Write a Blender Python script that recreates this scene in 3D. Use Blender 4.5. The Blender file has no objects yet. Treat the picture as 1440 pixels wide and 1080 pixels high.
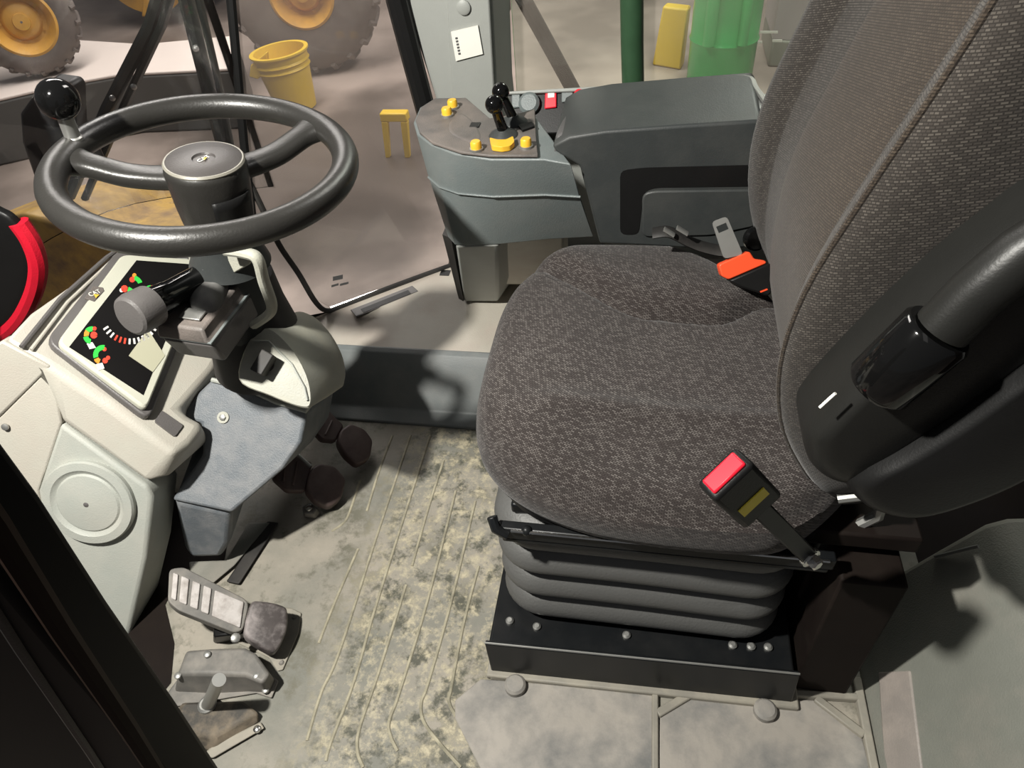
import bpy, bmesh, math, random
from mathutils import Vector, Matrix
random.seed(7)
V = Vector
scn = bpy.context.scene
COL = scn.collection

# ------------------------------------------------------------------ camera
H = 1.20
F = 1000.0            # focal length in pixels of a 1440x1080 frame
AY = V((0.15974808, 0.68585177, 0.70999148)).normalized()
AX = V((0.98481356, -0.06118793, -0.16247551)); AX = (AX - AY * AX.dot(AY)).normalized()
AZ = -AX.cross(AY)
if AZ.y < 0: AZ = -AZ
CAM = V((0, 0, H))

def ray(px, py):
    v = V((px - 720, 540 - py, F))
    return V((AX.dot(v), AY.dot(v), AZ.dot(v)))
def P(px, py, o, n):
    d = ray(px, py); n = V(n)
    return CAM + d * ((V(o) - CAM).dot(n) / d.dot(n))
def Zp(px, py, z): return P(px, py, (0, 0, z), (0, 0, 1))
def Yp(px, py, y): return P(px, py, (0, y, 0), (0, 1, 0))
def Xp(px, py, x): return P(px, py, (x, 0, 0), (1, 0, 0))

cd = bpy.data.cameras.new('camera'); cam = bpy.data.objects.new('camera', cd); COL.objects.link(cam)
right = V((AX.x, AY.x, AZ.x)); up = V((AX.y, AY.y, AZ.y)); fwd = V((AX.z, AY.z, AZ.z))
M = Matrix((right, up, -fwd)).transposed().to_4x4(); M.translation = CAM
cam.matrix_world = M
cd.sensor_width = 36; cd.sensor_fit = 'HORIZONTAL'; cd.lens = 36 * F / 1440; cd.clip_start = 0.02
scn.camera = cam

# ------------------------------------------------------------------ materials
def nd(nt, t, **k):
    n = nt.nodes.new(t)
    for a, b in k.items(): setattr(n, a, b)
    return n
def mat(name, col, rough=.5, metal=0., var=.12, vscale=30., dust=None, dustamt=0., dscale=9., bump=0., bscale=400., spec=.5, coat=0.):
    m = bpy.data.materials.new(name); m.use_nodes = True
    nt = m.node_tree; b = nt.nodes['Principled BSDF']; L = nt.links.new
    b.inputs['Roughness'].default_value = rough; b.inputs['Metallic'].default_value = metal
    b.inputs['Specular IOR Level'].default_value = spec
    b.inputs['Coat Weight'].default_value = coat
    tc = nd(nt, 'ShaderNodeTexCoord')
    nz = nd(nt, 'ShaderNodeTexNoise'); nz.inputs['Scale'].default_value = vscale; nz.inputs['Detail'].default_value = 5
    L(tc.outputs['Object'], nz.inputs['Vector'])
    mx = nd(nt, 'ShaderNodeMix', data_type='RGBA')
    c = V(col)
    mx.inputs['A'].default_value = (*(c * (1 - var)), 1); mx.inputs['B'].default_value = (*(c * (1 + var)), 1)
    L(nz.outputs['Fac'], mx.inputs['Factor'])
    out = mx.outputs['Result']
    if dust is not None:
        n2 = nd(nt, 'ShaderNodeTexNoise'); n2.inputs['Scale'].default_value = dscale; n2.inputs['Detail'].default_value = 9; n2.inputs['Roughness'].default_value = .65
        L(tc.outputs['Object'], n2.inputs['Vector'])
        r = nd(nt, 'ShaderNodeMapRange'); r.inputs['From Min'].default_value = .42; r.inputs['From Max'].default_value = .68
        r.inputs['To Max'].default_value = dustamt
        L(n2.outputs['Fac'], r.inputs['Value'])
        m2 = nd(nt, 'ShaderNodeMix', data_type='RGBA'); m2.inputs['B'].default_value = (*dust, 1)
        L(out, m2.inputs['A']); L(r.outputs['Result'], m2.inputs['Factor']); out = m2.outputs['Result']
        rr = nd(nt, 'ShaderNodeMapRange'); rr.inputs['To Min'].default_value = rough; rr.inputs['To Max'].default_value = min(1, rough + .35)
        L(r.outputs['Result'], rr.inputs['Value']); L(rr.outputs['Result'], b.inputs['Roughness'])
    L(out, b.inputs['Base Color'])
    if bump:
        n3 = nd(nt, 'ShaderNodeTexNoise'); n3.inputs['Scale'].default_value = bscale; n3.inputs['Detail'].default_value = 3
        L(tc.outputs['Object'], n3.inputs['Vector'])
        bp = nd(nt, 'ShaderNodeBump'); bp.inputs['Strength'].default_value = bump; bp.inputs['Distance'].default_value = .002
        L(n3.outputs['Fac'], bp.inputs['Height']); L(bp.outputs['Normal'], b.inputs['Normal'])
    return m

DUST = (.36, .31, .25)
M_ = {}
M_['beige'] = mat('beige_plastic', (.43, .415, .36), .5, var=.05, dust=(.42, .35, .30), dustamt=.35, bump=.25)
M_['beige2'] = mat('grey_green_plastic', (.36, .375, .34), .55, var=.06, dust=(.5, .46, .4), dustamt=.3, bump=.25)
M_['cowl'] = mat('dusty_cowl_plastic', (.36, .36, .31), .5, var=.08, dust=(.48, .46, .36), dustamt=.5, dscale=22, bump=.25)
M_['bezel'] = mat('bezel_plastic', (.50, .50, .415), .45, var=.03, bump=.1)
M_['slate'] = mat('slate_plastic', (.125, .14, .155), .5, var=.1, dust=(.35, .34, .33), dustamt=.35, dscale=25, bump=.4)
M_['console'] = mat('console_plastic', (.145, .168, .168), .45, var=.06, dust=(.25, .24, .22), dustamt=.25, bump=.25)
M_['console_top'] = mat('console_top_plastic', (.10, .09, .083), .5, var=.25, vscale=40, dust=(.28, .23, .2), dustamt=.5, bump=.3)
M_['char'] = mat('charcoal_plastic', (.036, .040, .040), .42, var=.1, dust=(.09, .088, .08), dustamt=.25, bump=.12, spec=.35)
M_['arm'] = mat('armrest_black_plastic', (.012, .012, .011), .40, var=.15, bump=.08, spec=.3)
M_['lid'] = mat('armrest_vinyl', (.085, .083, .083), .27, var=.1, bump=.3, dust=(.13, .12, .12), dustamt=.4)
M_['rim'] = mat('wheel_rubber', (.022, .021, .019), .36, var=.12, bump=.15, bscale=300)
M_['hubcap'] = mat('hub_cap_plastic', (.105, .098, .095), .45, var=.1, bump=.2)
M_['groove'] = mat('floor_groove', (.14, .125, .10), .7, var=.3, vscale=40, dust=(.3, .26, .2), dustamt=.6, dscale=30)
M_['capgrey'] = mat('cap_plastic', (.052, .047, .045), .45, var=.1, bump=.15)
M_['ringgrey'] = mat('hub_ring_plastic', (.19, .18, .15), .45, var=.05)
M_['boot'] = mat('worn_grey_rubber', (.11, .11, .105), .6, var=.2, vscale=50, dust=(.22, .21, .2), dustamt=.5, dscale=40)
M_['black'] = mat('black_plastic', (.008, .008, .008), .42, var=.2, bump=.1, spec=.25)
M_['gloss'] = mat('gloss_black', (.004, .004, .004), .08, var=.1, spec=.4)
M_['blackmetal'] = mat('black_painted_steel', (.007, .008, .009), .33, var=.2, dust=(.03, .028, .026), dustamt=.2, dscale=14, spec=.22)
M_['rubber'] = mat('black_rubber', (.018, .017, .016), .6, var=.2, dust=(.09, .08, .07), dustamt=.3)
M_['bellows'] = mat('bellows_rubber', (.085, .085, .082), .52, var=.08, bump=.3, bscale=250)
M_['chrome'] = mat('bright_metal', (.72, .71, .68), .25, 1., var=.05)
M_['zinc'] = mat('dull_zinc', (.42, .42, .40), .45, .8, var=.1)
M_['steel'] = mat('worn_pedal_metal', (.40, .37, .36), .42, .55, var=.3, vscale=60, dust=(.10, .085, .07), dustamt=.7, dscale=30)
M_['bar'] = mat('worn_pale_tread', (.50, .47, .45), .45, .2, var=.2, vscale=60, dust=(.16, .13, .11), dustamt=.7, dscale=35)
M_['pedaldark'] = mat('dark_pedal_rubber', (.075, .048, .045), .5, var=.3, vscale=70, dust=(.13, .1, .09), dustamt=.5, dscale=25)
M_['pedalgrip'] = mat('pedal_grip_rubber', (.07, .06, .058), .45, var=.4, vscale=60, dust=(.38, .34, .33), dustamt=.75, dscale=22)
M_['link'] = mat('linkage_housing', (.13, .125, .115), .5, var=.15, dust=(.33, .3, .26), dustamt=.6, dscale=14)
M_['dirtblock'] = mat('dirty_block', (.04, .036, .03), .6, var=.2, dust=(.30, .24, .17), dustamt=.7, dscale=18)
M_['yellow'] = mat('yellow_button', (.78, .45, .035), .4, var=.08)
M_['red'] = mat('red_button', (.70, .012, .03), .3, var=.05)
M_['redtrim'] = mat('red_fabric_edging', (.62, .005, .025), .6, var=.1, bump=.3)
M_['orange'] = mat('orange_red_plastic', (.85, .085, .025), .4, var=.04)
M_['white'] = mat('white_label', (.75, .74, .68), .5, var=.04)
M_['labelink'] = mat('label_ink', (.08, .08, .08), .6)
M_['yellowlabel'] = mat('yellow_label', (.9, .72, .06), .5, var=.1)
M_['display'] = mat('display_panel', (.006, .0055, .0055), .5, var=.1, spec=.12)
M_['lcd'] = mat('lcd_panel', (.42, .41, .30), .4, var=.03)
M_['green'] = mat('green_mark', (.03, .55, .06), .5)
M_['redmark'] = mat('red_mark', (.8, .06, .03), .5)
M_['orangemark'] = mat('orange_mark', (.8, .28, .03), .5)
M_['whitemark'] = mat('white_mark', (.7, .68, .65), .5)
M_['pillar'] = mat('pillar_paint', (.30, .31, .29), .45, var=.05, bump=.15)
M_['green_post'] = mat('dark_green_paint', (.035, .08, .04), .3, var=.2)
M_['ledge'] = mat('ledge_plastic', (.46, .43, .37), .5, var=.06, dust=(.42, .33, .29), dustamt=.5, dscale=6, bump=.25)
M_['ledgeface'] = mat('ledge_face_plastic', (.15, .165, .165), .5, var=.08, dust=(.3, .28, .26), dustamt=.3, dscale=10, bump=.25)
M_['arch'] = mat('grey_green_panel', (.17, .175, .152), .5, var=.08, dust=(.27, .235, .2), dustamt=.5, dscale=5, bump=.3)
M_['arch2'] = mat('lower_panel', (.25, .225, .205), .5, var=.08, dust=(.45, .38, .33), dustamt=.5, dscale=7, bump=.3)
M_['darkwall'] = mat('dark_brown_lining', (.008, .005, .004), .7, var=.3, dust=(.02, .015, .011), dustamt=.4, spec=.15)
M_['door'] = mat('black_door_frame', (.0025, .0025, .0025), .5, var=.2, spec=.06)
M_['doorbrown'] = mat('brown_door_seal', (.010, .005, .003), .6, var=.2, spec=.06)
# exterior
M_['tyre'] = mat('old_tyre', (.105, .088, .08), .8, var=.2, dust=(.19, .165, .14), dustamt=.6, dscale=3)
M_['hubyellow'] = mat('yellow_wheel_paint', (.62, .33, .05), .5, var=.1, dust=(.3, .18, .07), dustamt=.5, dscale=4)
M_['binyellow'] = mat('yellow_bin_plastic', (.75, .50, .03), .45, var=.08)
M_['concrete'] = mat('pale_concrete', (.75, .66, .60), .7, var=.08, vscale=3)
M_['concreteface'] = mat('dark_steel_face', (.08, .078, .072), .6, var=.1)
M_['mirror'] = mat('dark_green_steel', (.018, .024, .022), .35, var=.25, vscale=15, spec=.25)
M_['greendrum'] = mat('green_plastic', (.06, .42, .12), .25, var=.2, vscale=4)
M_['cabinet'] = mat('mauve_grey_paint', (.40, .36, .36), .5, var=.04, vscale=3)
M_['cabinetlow'] = mat('grey_green_paint', (.23, .24, .2), .5, var=.25, vscale=6)
M_['machine'] = mat('yellow_machine_paint', (.55, .34, .08), .5, var=.3, vscale=6, dust=(.22, .15, .10), dustamt=.9, dscale=7)
M_['machinedark'] = mat('dark_machine_parts', (.022, .018, .015), .7, var=.5, vscale=5, spec=.2)

def fabric(name, axes, dark, light, s=150., rot=0.6):
    """woven tweed: short pale dashes on a dark ground, laid on two axes of the object"""
    m = bpy.data.materials.new(name); m.use_nodes = True
    nt = m.node_tree; b = nt.nodes['Principled BSDF']; L = nt.links.new
    b.inputs['Roughness'].default_value = .9; b.inputs['Specular IOR Level'].default_value = .15
    b.inputs['Sheen Weight'].default_value = .15
    tc = nd(nt, 'ShaderNodeTexCoord'); sx = nd(nt, 'ShaderNodeSeparateXYZ'); L(tc.outputs['Object'], sx.inputs[0])
    def lin(w):
        acc = None
        for ax, k in zip('XYZ', w):
            mm = nd(nt, 'ShaderNodeMath', operation='MULTIPLY'); L(sx.outputs[ax], mm.inputs[0]); mm.inputs[1].default_value = k
            if acc is None: acc = mm.outputs[0]
            else:
                aa = nd(nt, 'ShaderNodeMath', operation='ADD'); L(acc, aa.inputs[0]); L(mm.outputs[0], aa.inputs[1]); acc = aa.outputs[0]
        return acc
    cx = nd(nt, 'ShaderNodeCombineXYZ'); L(lin(axes[0]), cx.inputs[0]); L(lin(axes[1]), cx.inputs[1])
    mp = nd(nt, 'ShaderNodeMapping'); mp.inputs['Rotation'].default_value = (0, 0, rot); L(cx.outputs[0], mp.inputs['Vector'])
    dn = nd(nt, 'ShaderNodeTexNoise'); dn.inputs['Scale'].default_value = 60; L(mp.outputs[0], dn.inputs['Vector'])
    br = nd(nt, 'ShaderNodeTexBrick'); br.offset = .5
    br.inputs['Scale'].default_value = s
    br.inputs['Brick Width'].default_value = .95; br.inputs['Row Height'].default_value = .5
    br.inputs['Mortar Size'].default_value = .12; br.inputs['Mortar Smooth'].default_value = .4
    br.inputs['Bias'].default_value = -.25
    br.inputs['Color1'].default_value = (*dark, 1); br.inputs['Color2'].default_value = (*light, 1)
    br.inputs['Mortar'].default_value = (*(V(dark) * .6), 1)
    L(mp.outputs[0], br.inputs['Vector'])
    n2 = nd(nt, 'ShaderNodeTexNoise'); n2.inputs['Scale'].default_value = 7; n2.inputs['Detail'].default_value = 6; L(tc.outputs['Object'], n2.inputs['Vector'])
    mr = nd(nt, 'ShaderNodeMapRange'); mr.inputs['To Min'].default_value = .75; mr.inputs['To Max'].default_value = 1.3; L(n2.outputs['Fac'], mr.inputs['Value'])
    mx = nd(nt, 'ShaderNodeMix', data_type='RGBA', blend_type='MULTIPLY'); mx.inputs['Factor'].default_value = 1
    L(br.outputs['Color'], mx.inputs['A']); L(mr.outputs['Result'], mx.inputs['B'])
    L(mx.outputs['Result'], b.inputs['Base Color'])
    bp = nd(nt, 'ShaderNodeBump'); bp.inputs['Strength'].default_value = .5; bp.inputs['Distance'].default_value = .0015
    L(br.outputs['Fac'], bp.inputs['Height']); bp.invert = True
    L(bp.outputs['Normal'], b.inputs['Normal'])
    return m
M_['fab_seat'] = fabric('seat_fabric', ((1, 0, .8), (0, 1, .8)), (.038, .031, .029), (.15, .135, .125), 165, .55)
M_['fab_back'] = fabric('backrest_fabric', ((-.7, 1, 0), (0, 0, 1)), (.034, .029, .025), (.085, .075, .064), 185, .25)
M_['fab_mid'] = fabric('backrest_centre_fabric', ((0, 1, 0), (0, 0, 1)), (.036, .027, .020), (.068, .053, .039), 185, .25)

def floor_mat():
    m = bpy.data.materials.new('muddy_rubber_floor'); m.use_nodes = True
    nt = m.node_tree; b = nt.nodes['Principled BSDF']; L = nt.links.new
    tc = nd(nt, 'ShaderNodeTexCoord')
    def noise(sc, det=8, ro=.6):
        n = nd(nt, 'ShaderNodeTexNoise'); n.inputs['Scale'].default_value = sc; n.inputs['Detail'].default_value = det; n.inputs['Roughness'].default_value = ro
        L(tc.outputs['Object'], n.inputs['Vector']); return n.outputs['Fac']
    def ramp(fac, a, bb, ca, cb):
        r = nd(nt, 'ShaderNodeValToRGB'); e = r.color_ramp.elements
        e[0].position = a; e[1].position = bb; e[0].color = (*ca, 1); e[1].color = (*cb, 1); L(fac, r.inputs['Fac']); return r.outputs['Color']
    def mix(f, a, bcol):
        x = nd(nt, 'ShaderNodeMix', data_type='RGBA'); L(f, x.inputs['Factor']); L(a, x.inputs['A'])
        if isinstance(bcol, tuple): x.inputs['B'].default_value = (*bcol, 1)
        else: L(bcol, x.inputs['B'])
        return x.outputs['Result']
    base = ramp(noise(5), .35, .65, (.17, .17, .145), (.32, .29, .24))
    g = ramp(noise(16, 10, .7), .5, .62, (0, 0, 0), (1, 1, 1))
    c = mix(g, base, (.13, .125, .095))
    # tan mud in a band along the middle of the mat
    sx = nd(nt, 'ShaderNodeSeparateXYZ'); L(tc.outputs['Object'], sx.inputs[0])
    n0 = noise(32, 10, .75)
    mud = ramp(n0, .47, .62, (0, 0, 0), (1, 1, 1))
    r1 = nd(nt, 'ShaderNodeMapRange', interpolation_type='SMOOTHSTEP'); r1.inputs['From Min'].default_value = -.27; r1.inputs['From Max'].default_value = -.13; L(sx.outputs['X'], r1.inputs['Value'])
    r2 = nd(nt, 'ShaderNodeMapRange', interpolation_type='SMOOTHSTEP'); r2.inputs['From Min'].default_value = .20; r2.inputs['From Max'].default_value = .07; L(sx.outputs['X'], r2.inputs['Value'])
    mm = nd(nt, 'ShaderNodeMath', operation='MULTIPLY'); L(r1.outputs[0], mm.inputs[0]); L(r2.outputs[0], mm.inputs[1])
    m3 = nd(nt, 'ShaderNodeMath', operation='MULTIPLY'); L(mm.outputs[0], m3.inputs[0]); L(mud, m3.inputs[1])
    c = mix(m3.outputs[0], c, (.46, .41, .29))
    dk = ramp(noise(26, 9, .72), .50, .62, (0, 0, 0), (1, 1, 1))
    m4 = nd(nt, 'ShaderNodeMath', operation='MULTIPLY'); L(mm.outputs[0], m4.inputs[0]); L(dk, m4.inputs[1])
    c = mix(m4.outputs[0], c, (.075, .075, .055))
    L(c, b.inputs['Base Color']); b.inputs['Roughness'].default_value = .6
    bp = nd(nt, 'ShaderNodeBump'); bp.inputs['Strength'].default_value = .5; bp.inputs['Distance'].default_value = .003
    L(n0, bp.inputs['Height']); L(bp.outputs['Normal'], b.inputs['Normal'])
    return m
M_['floor'] = floor_mat()
M_['rib'] = mat('mud_covered_rib', (.36, .33, .24), .7, var=.4, vscale=50, dust=(.17, .16, .12), dustamt=.8, dscale=28)
M_['plate'] = mat('dusty_floor_plate', (.32, .295, .26), .55, var=.15, vscale=12, dust=(.12, .125, .125), dustamt=.85, dscale=9, bump=.2, bscale=120)
M_['platebar'] = mat('floor_bar', (.24, .225, .19), .55, var=.15, vscale=20, dust=(.4, .36, .28), dustamt=.4, dscale=20)

def shopfloor():
    m = bpy.data.materials.new('shop_concrete'); m.use_nodes = True
    nt = m.node_tree; b = nt.nodes['Principled BSDF']; L = nt.links.new
    tc = nd(nt, 'ShaderNodeTexCoord')
    n = nd(nt, 'ShaderNodeTexNoise'); n.inputs['Scale'].default_value = .75; n.inputs['Detail'].default_value = 6; L(tc.outputs['Object'], n.inputs['Vector'])
    r = nd(nt, 'ShaderNodeValToRGB'); e = r.color_ramp.elements; e[0].position = .38; e[1].position = .6
    e[0].color = (.22, .18, .155, 1); e[1].color = (.42, .345, .30, 1); L(n.outputs['Fac'], r.inputs['Fac'])
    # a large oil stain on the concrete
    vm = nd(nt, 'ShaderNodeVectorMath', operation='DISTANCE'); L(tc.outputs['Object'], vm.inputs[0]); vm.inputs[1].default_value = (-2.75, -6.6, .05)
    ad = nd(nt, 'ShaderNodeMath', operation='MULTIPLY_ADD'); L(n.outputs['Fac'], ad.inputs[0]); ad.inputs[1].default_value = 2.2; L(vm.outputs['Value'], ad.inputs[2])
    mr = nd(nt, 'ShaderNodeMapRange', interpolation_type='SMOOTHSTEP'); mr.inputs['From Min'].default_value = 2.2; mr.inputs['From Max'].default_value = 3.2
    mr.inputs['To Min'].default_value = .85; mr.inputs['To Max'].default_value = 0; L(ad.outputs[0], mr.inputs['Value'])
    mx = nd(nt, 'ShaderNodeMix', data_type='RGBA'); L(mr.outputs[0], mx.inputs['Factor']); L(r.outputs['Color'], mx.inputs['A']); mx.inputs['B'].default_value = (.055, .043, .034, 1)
    L(mx.outputs['Result'], b.inputs['Base Color']); b.inputs['Roughness'].default_value = .45
    return m
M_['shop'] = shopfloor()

def glass(name, dirt, tint=(1, 1, 1)):
    m = bpy.data.materials.new(name); m.use_nodes = True
    nt = m.node_tree; nt.nodes.clear(); L = nt.links.new
    o = nd(nt, 'ShaderNodeOutputMaterial'); t = nd(nt, 'ShaderNodeBsdfTransparent'); t.inputs[0].default_value = (*tint, 1)
    g = nd(nt, 'ShaderNodeBsdfGlossy'); g.inputs['Roughness'].default_value = .04
    d = nd(nt, 'ShaderNodeBsdfDiffuse'); d.inputs[0].default_value = (.62, .52, .47, 1)
    f = nd(nt, 'ShaderNodeFresnel'); f.inputs[0].default_value = 1.45
    tc = nd(nt, 'ShaderNodeTexCoord'); n = nd(nt, 'ShaderNodeTexNoise'); n.inputs['Scale'].default_value = 5; n.inputs['Detail'].default_value = 7
    L(tc.outputs['Object'], n.inputs['Vector'])
    r = nd(nt, 'ShaderNodeMapRange'); r.inputs['From Min'].default_value = .3; r.inputs['From Max'].default_value = .7
    r.inputs['To Min'].default_value = dirt * .7; r.inputs['To Max'].default_value = dirt * 1.3
    L(n.outputs['Fac'], r.inputs['Value'])
    a = nd(nt, 'ShaderNodeMixShader'); L(r.outputs[0], a.inputs[0]); L(t.outputs[0], a.inputs[1]); L(d.outputs[0], a.inputs[2])
    c = nd(nt, 'ShaderNodeMixShader'); L(f.outputs[0], c.inputs[0]); L(a.outputs[0], c.inputs[1]); L(g.outputs[0], c.inputs[2])
    L(c.outputs[0], o.inputs['Surface'])
    return m
M_['glass_dirty'] = glass('dusty_side_glass', .11)
M_['glass_rear'] = glass('hazy_rear_side_glass', .09, (.95, 1, .96))
M_['glass_clear'] = glass('clear_windscreen', .02)

# ------------------------------------------------------------------ mesh builder
def frame(n):
    n = V(n).normalized()
    a = V((0, 0, 1)) if abs(n.z) < .9 else V((1, 0, 0))
    u = a.cross(n).normalized(); return u, n.cross(u), n

class B:
    def __init__(s): s.bm = bmesh.new()
    def loft(s, loops, cap0=True, cap1=True, closed=True):
        bm = s.bm; rows = [[bm.verts.new(p) for p in lp] for lp in loops]; n = len(rows[0])
        for a, b in zip(rows, rows[1:]):
            for i in range(n if closed else n - 1):
                j = (i + 1) % n
                try: bm.faces.new((a[i], a[j], b[j], b[i]))
                except ValueError: pass
        if cap0: bm.faces.new(rows[0][::-1])
        if cap1: bm.faces.new(rows[-1])
        return s
    def prism(s, pts, d):
        if isinstance(d, (list,)): return s.loft([pts, d])
        d = V(d); return s.loft([pts, [V(p) + d for p in pts]])
    def box(s, c, size, rot=None):
        c = V(c); x, y, z = [k / 2 for k in size]; R = rot or Matrix.Identity(3)
        lp = lambda zz: [c + R @ V(q) for q in ((-x, -y, zz), (x, -y, zz), (x, y, zz), (-x, y, zz))]
        return s.loft([lp(-z), lp(z)])
    def tube(s, path, r, n=12, cap=True, closed=False, flat=1.0, upv=None):
        path = [V(p) for p in path]; m = len(path); loops = []
        prev = None
        for i, p in enumerate(path):
            if closed: t = path[(i + 1) % m] - path[i - 1]
            else: t = path[min(i + 1, m - 1)] - path[max(i - 1, 0)]
            t.normalize()
            if prev is None:
                u, v, _ = frame(t)
                if upv is not None: v = V(upv) - t * V(upv).dot(t); v.normalize(); u = v.cross(t)
            else:
                u = prev - t * prev.dot(t); u.normalize(); v = t.cross(u)
            prev = u; rr = r[i] if isinstance(r, (list, tuple)) else r
            loops.append([p + u * rr * math.cos(k * 2 * math.pi / n) + v * rr * flat * math.sin(k * 2 * math.pi / n) for k in range(n)])
        if closed: loops.append(loops[0]); s.loft(loops, False, False); bmesh.ops.remove_doubles(s.bm, verts=s.bm.verts, dist=1e-6)
        else: s.loft(loops, cap, cap)
        return s
    def lathe(s, prof, o, ax, n=36, cap=True):
        u, v, w = frame(ax); o = V(o)
        s.loft([[o + w * h + (u * math.cos(k * 2 * math.pi / n) + v * math.sin(k * 2 * math.pi / n)) * max(r, 1e-5) for k in range(n)] for r, h in prof], cap, cap)
        return s
    def sphere(s, c, r, n=24, sc=(1, 1, 1)):
        prof = [(r * math.sin(math.pi * k / 14), -r * math.cos(math.pi * k / 14)) for k in range(15)]
        return s.lathe(prof, c, (0, 0, 1), n, False)
    def pillow(s, pts, nrm, th, round_=.35, inset=.12, steps=5):
        """outline pts swelled towards nrm with a rolled rim; back face flat th behind"""
        pts = [V(p) for p in pts]; c = sum(pts, V()) / len(pts); n = V(nrm).normalized()
        loops = [[p - n * th for p in pts]]
        loops.append([p.copy() for p in pts])
        for k in range(1, steps + 1):
            a = k / steps * math.pi / 2
            f = 1 - inset * (1 - math.cos(a)); h = round_ * math.sin(a)
            loops.append([c + (p - c) * f + n * h for p in pts])
        s.loft(loops); return s

def smoothloop(pts, n=8, closed=True):
    """Catmull-Rom through pts"""
    pts = [V(p) for p in pts]; m = len(pts); out = []
    rng = range(m) if closed else range(m - 1)
    for i in rng:
        g = lambda k: pts[k % m] if closed else pts[max(0, min(m - 1, k))]
        a, b, c, d = g(i - 1), g(i), g(i + 1), g(i + 2)
        for k in range(n):
            t = k / n
            out.append(.5 * ((2 * b) + (c - a) * t + (2 * a - 5 * b + 4 * c - d) * t * t + (3 * b - a - 3 * c + d) * t ** 3))
    if not closed: out.append(pts[-1])
    return out
def roundpoly(pts, r, n=4):
    pts = [V(p) for p in pts]; out = []
    for i, p in enumerate(pts):
        a = pts[i - 1]; b = pts[(i + 1) % len(pts)]
        ra = min(r, (a - p).length * .45); rb = min(r, (b - p).length * .45)
        p0 = p + (a - p).normalized() * ra; p1 = p + (b - p).normalized() * rb
        for k in range(n + 1):
            t = k / n; out.append(p0 * (1 - t) ** 2 + p * 2 * t * (1 - t) + p1 * t * t)
    return out

ORG = {}
def tag(o, label, cat, group=None, kind=None):
    if label: o['label'] = label
    if cat: o['category'] = cat
    if group: o['group'] = group
    if kind: o['kind'] = kind
    return o
def thing(name, label, cat, loc=(0, 0, 0), group=None):
    o = bpy.data.objects.new(name, None); o.empty_display_size = .02; COL.objects.link(o)
    o.location = loc; ORG[o] = V(loc); return tag(o, label, cat, group)
def obj(name, b, m, parent=None, bevel=0., seg=2, ang=35, smooth=True, sub=0, label=None):
    bm = b.bm
    bmesh.ops.remove_doubles(bm, verts=bm.verts, dist=1e-6)
    bmesh.ops.recalc_face_normals(bm, faces=bm.faces)
    if parent is not None: og = ORG[parent]
    else:
        xs = [v.co for v in bm.verts]
        og = V(((min(p.x for p in xs) + max(p.x for p in xs)) / 2, (min(p.y for p in xs) + max(p.y for p in xs)) / 2, min(p.z for p in xs)))
    for v in bm.verts: v.co -= og
    if smooth:
        for f in bm.faces: f.smooth = True
        for e in bm.edges:
            if len(e.link_faces) == 2 and e.calc_face_angle(0) > math.radians(ang): e.smooth = False
    me = bpy.data.meshes.new(name); bm.to_mesh(me); bm.free()
    me.materials.append(M_[m] if isinstance(m, str) else m)
    o = bpy.data.objects.new(name, me); COL.objects.link(o)
    if parent is not None: o.parent = parent; ORG[o] = og
    else: o.location = og; ORG[o] = og
    if bevel:
        md = o.modifiers.new('bevel', 'BEVEL'); md.width = bevel; md.segments = seg; md.limit_method = 'ANGLE'; md.angle_limit = math.radians(30)
    if sub:
        md = o.modifiers.new('sub', 'SUBSURF'); md.levels = sub; md.render_levels = sub
    if label: o['label'] = label
    return o
def struct(name, b, m, label=None, cat=None, **k):
    o = obj(name, b, m, None, **k); return tag(o, label, cat, None, 'structure')
def text(name, s, size, o, n, upd, m, parent, extr=.0004):
    cu = bpy.data.curves.new('txt', 'FONT'); cu.body = s; cu.size = size; cu.align_x = 'CENTER'; cu.align_y = 'CENTER'; cu.extrude = extr
    t = bpy.data.objects.new('txt', cu); COL.objects.link(t)
    bpy.context.view_layer.update()
    me = bpy.data.meshes.new_from_object(t.evaluated_get(bpy.context.evaluated_depsgraph_get()))
    bpy.data.objects.remove(t)
    n = V(n).normalized(); upd = V(upd); upd = (upd - n * upd.dot(n)).normalized(); rx = upd.cross(n)
    b = B(); b.bm.from_mesh(me); bpy.data.meshes.remove(me)
    R = Matrix((rx, upd, n)).transposed()
    for v in b.bm.verts: v.co = R @ v.co + V(o)
    return obj(name, b, m, parent, smooth=False)

# ------------------------------------------------------------------ the cab shell
# rubber floor of the cab
b = B(); b.loft([[V((-1.12, .10, -.03)), V((.55, .10, -.03)), V((.55, 1.085, -.03)), V((-1.12, 1.085, -.03))],
                 [V((-1.12, .10, 0)), V((.55, .10, 0)), V((.55, 1.085, 0)), V((-1.12, 1.085, 0))]])
floor = struct('floor', b, 'floor', 'muddy ribbed rubber cab floor between the pedals and the seat', 'floor')
def crop(pts): return [(340 + x * .4816, 560 + y * .4815) for x, y in pts]
RIBS = [[(493, 108), (395, 400), (285, 740), (232, 860), (190, 1000)],
        [(550, 108), (400, 580), (330, 820), (262, 1000), (245, 1060)],
        [(590, 180), (545, 320), (497, 490)], [(480, 545), (400, 800), (345, 960), (338, 1030), (355, 1078)],
        [(625, 270), (540, 600), (460, 860), (430, 945), (436, 990), (455, 1030)],
        [(682, 300), (610, 600), (545, 830), (524, 890), (532, 945), (580, 1010), (640, 1078)], [(692, 490), (650, 650), (613, 840), (606, 890), (640, 945), (700, 1000)],
        [(440, 110), (405, 200), (365, 330)], [(340, 440), (270, 600), (225, 715)],
        [(345, 240), (312, 340), (290, 370), (262, 388)]]
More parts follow.
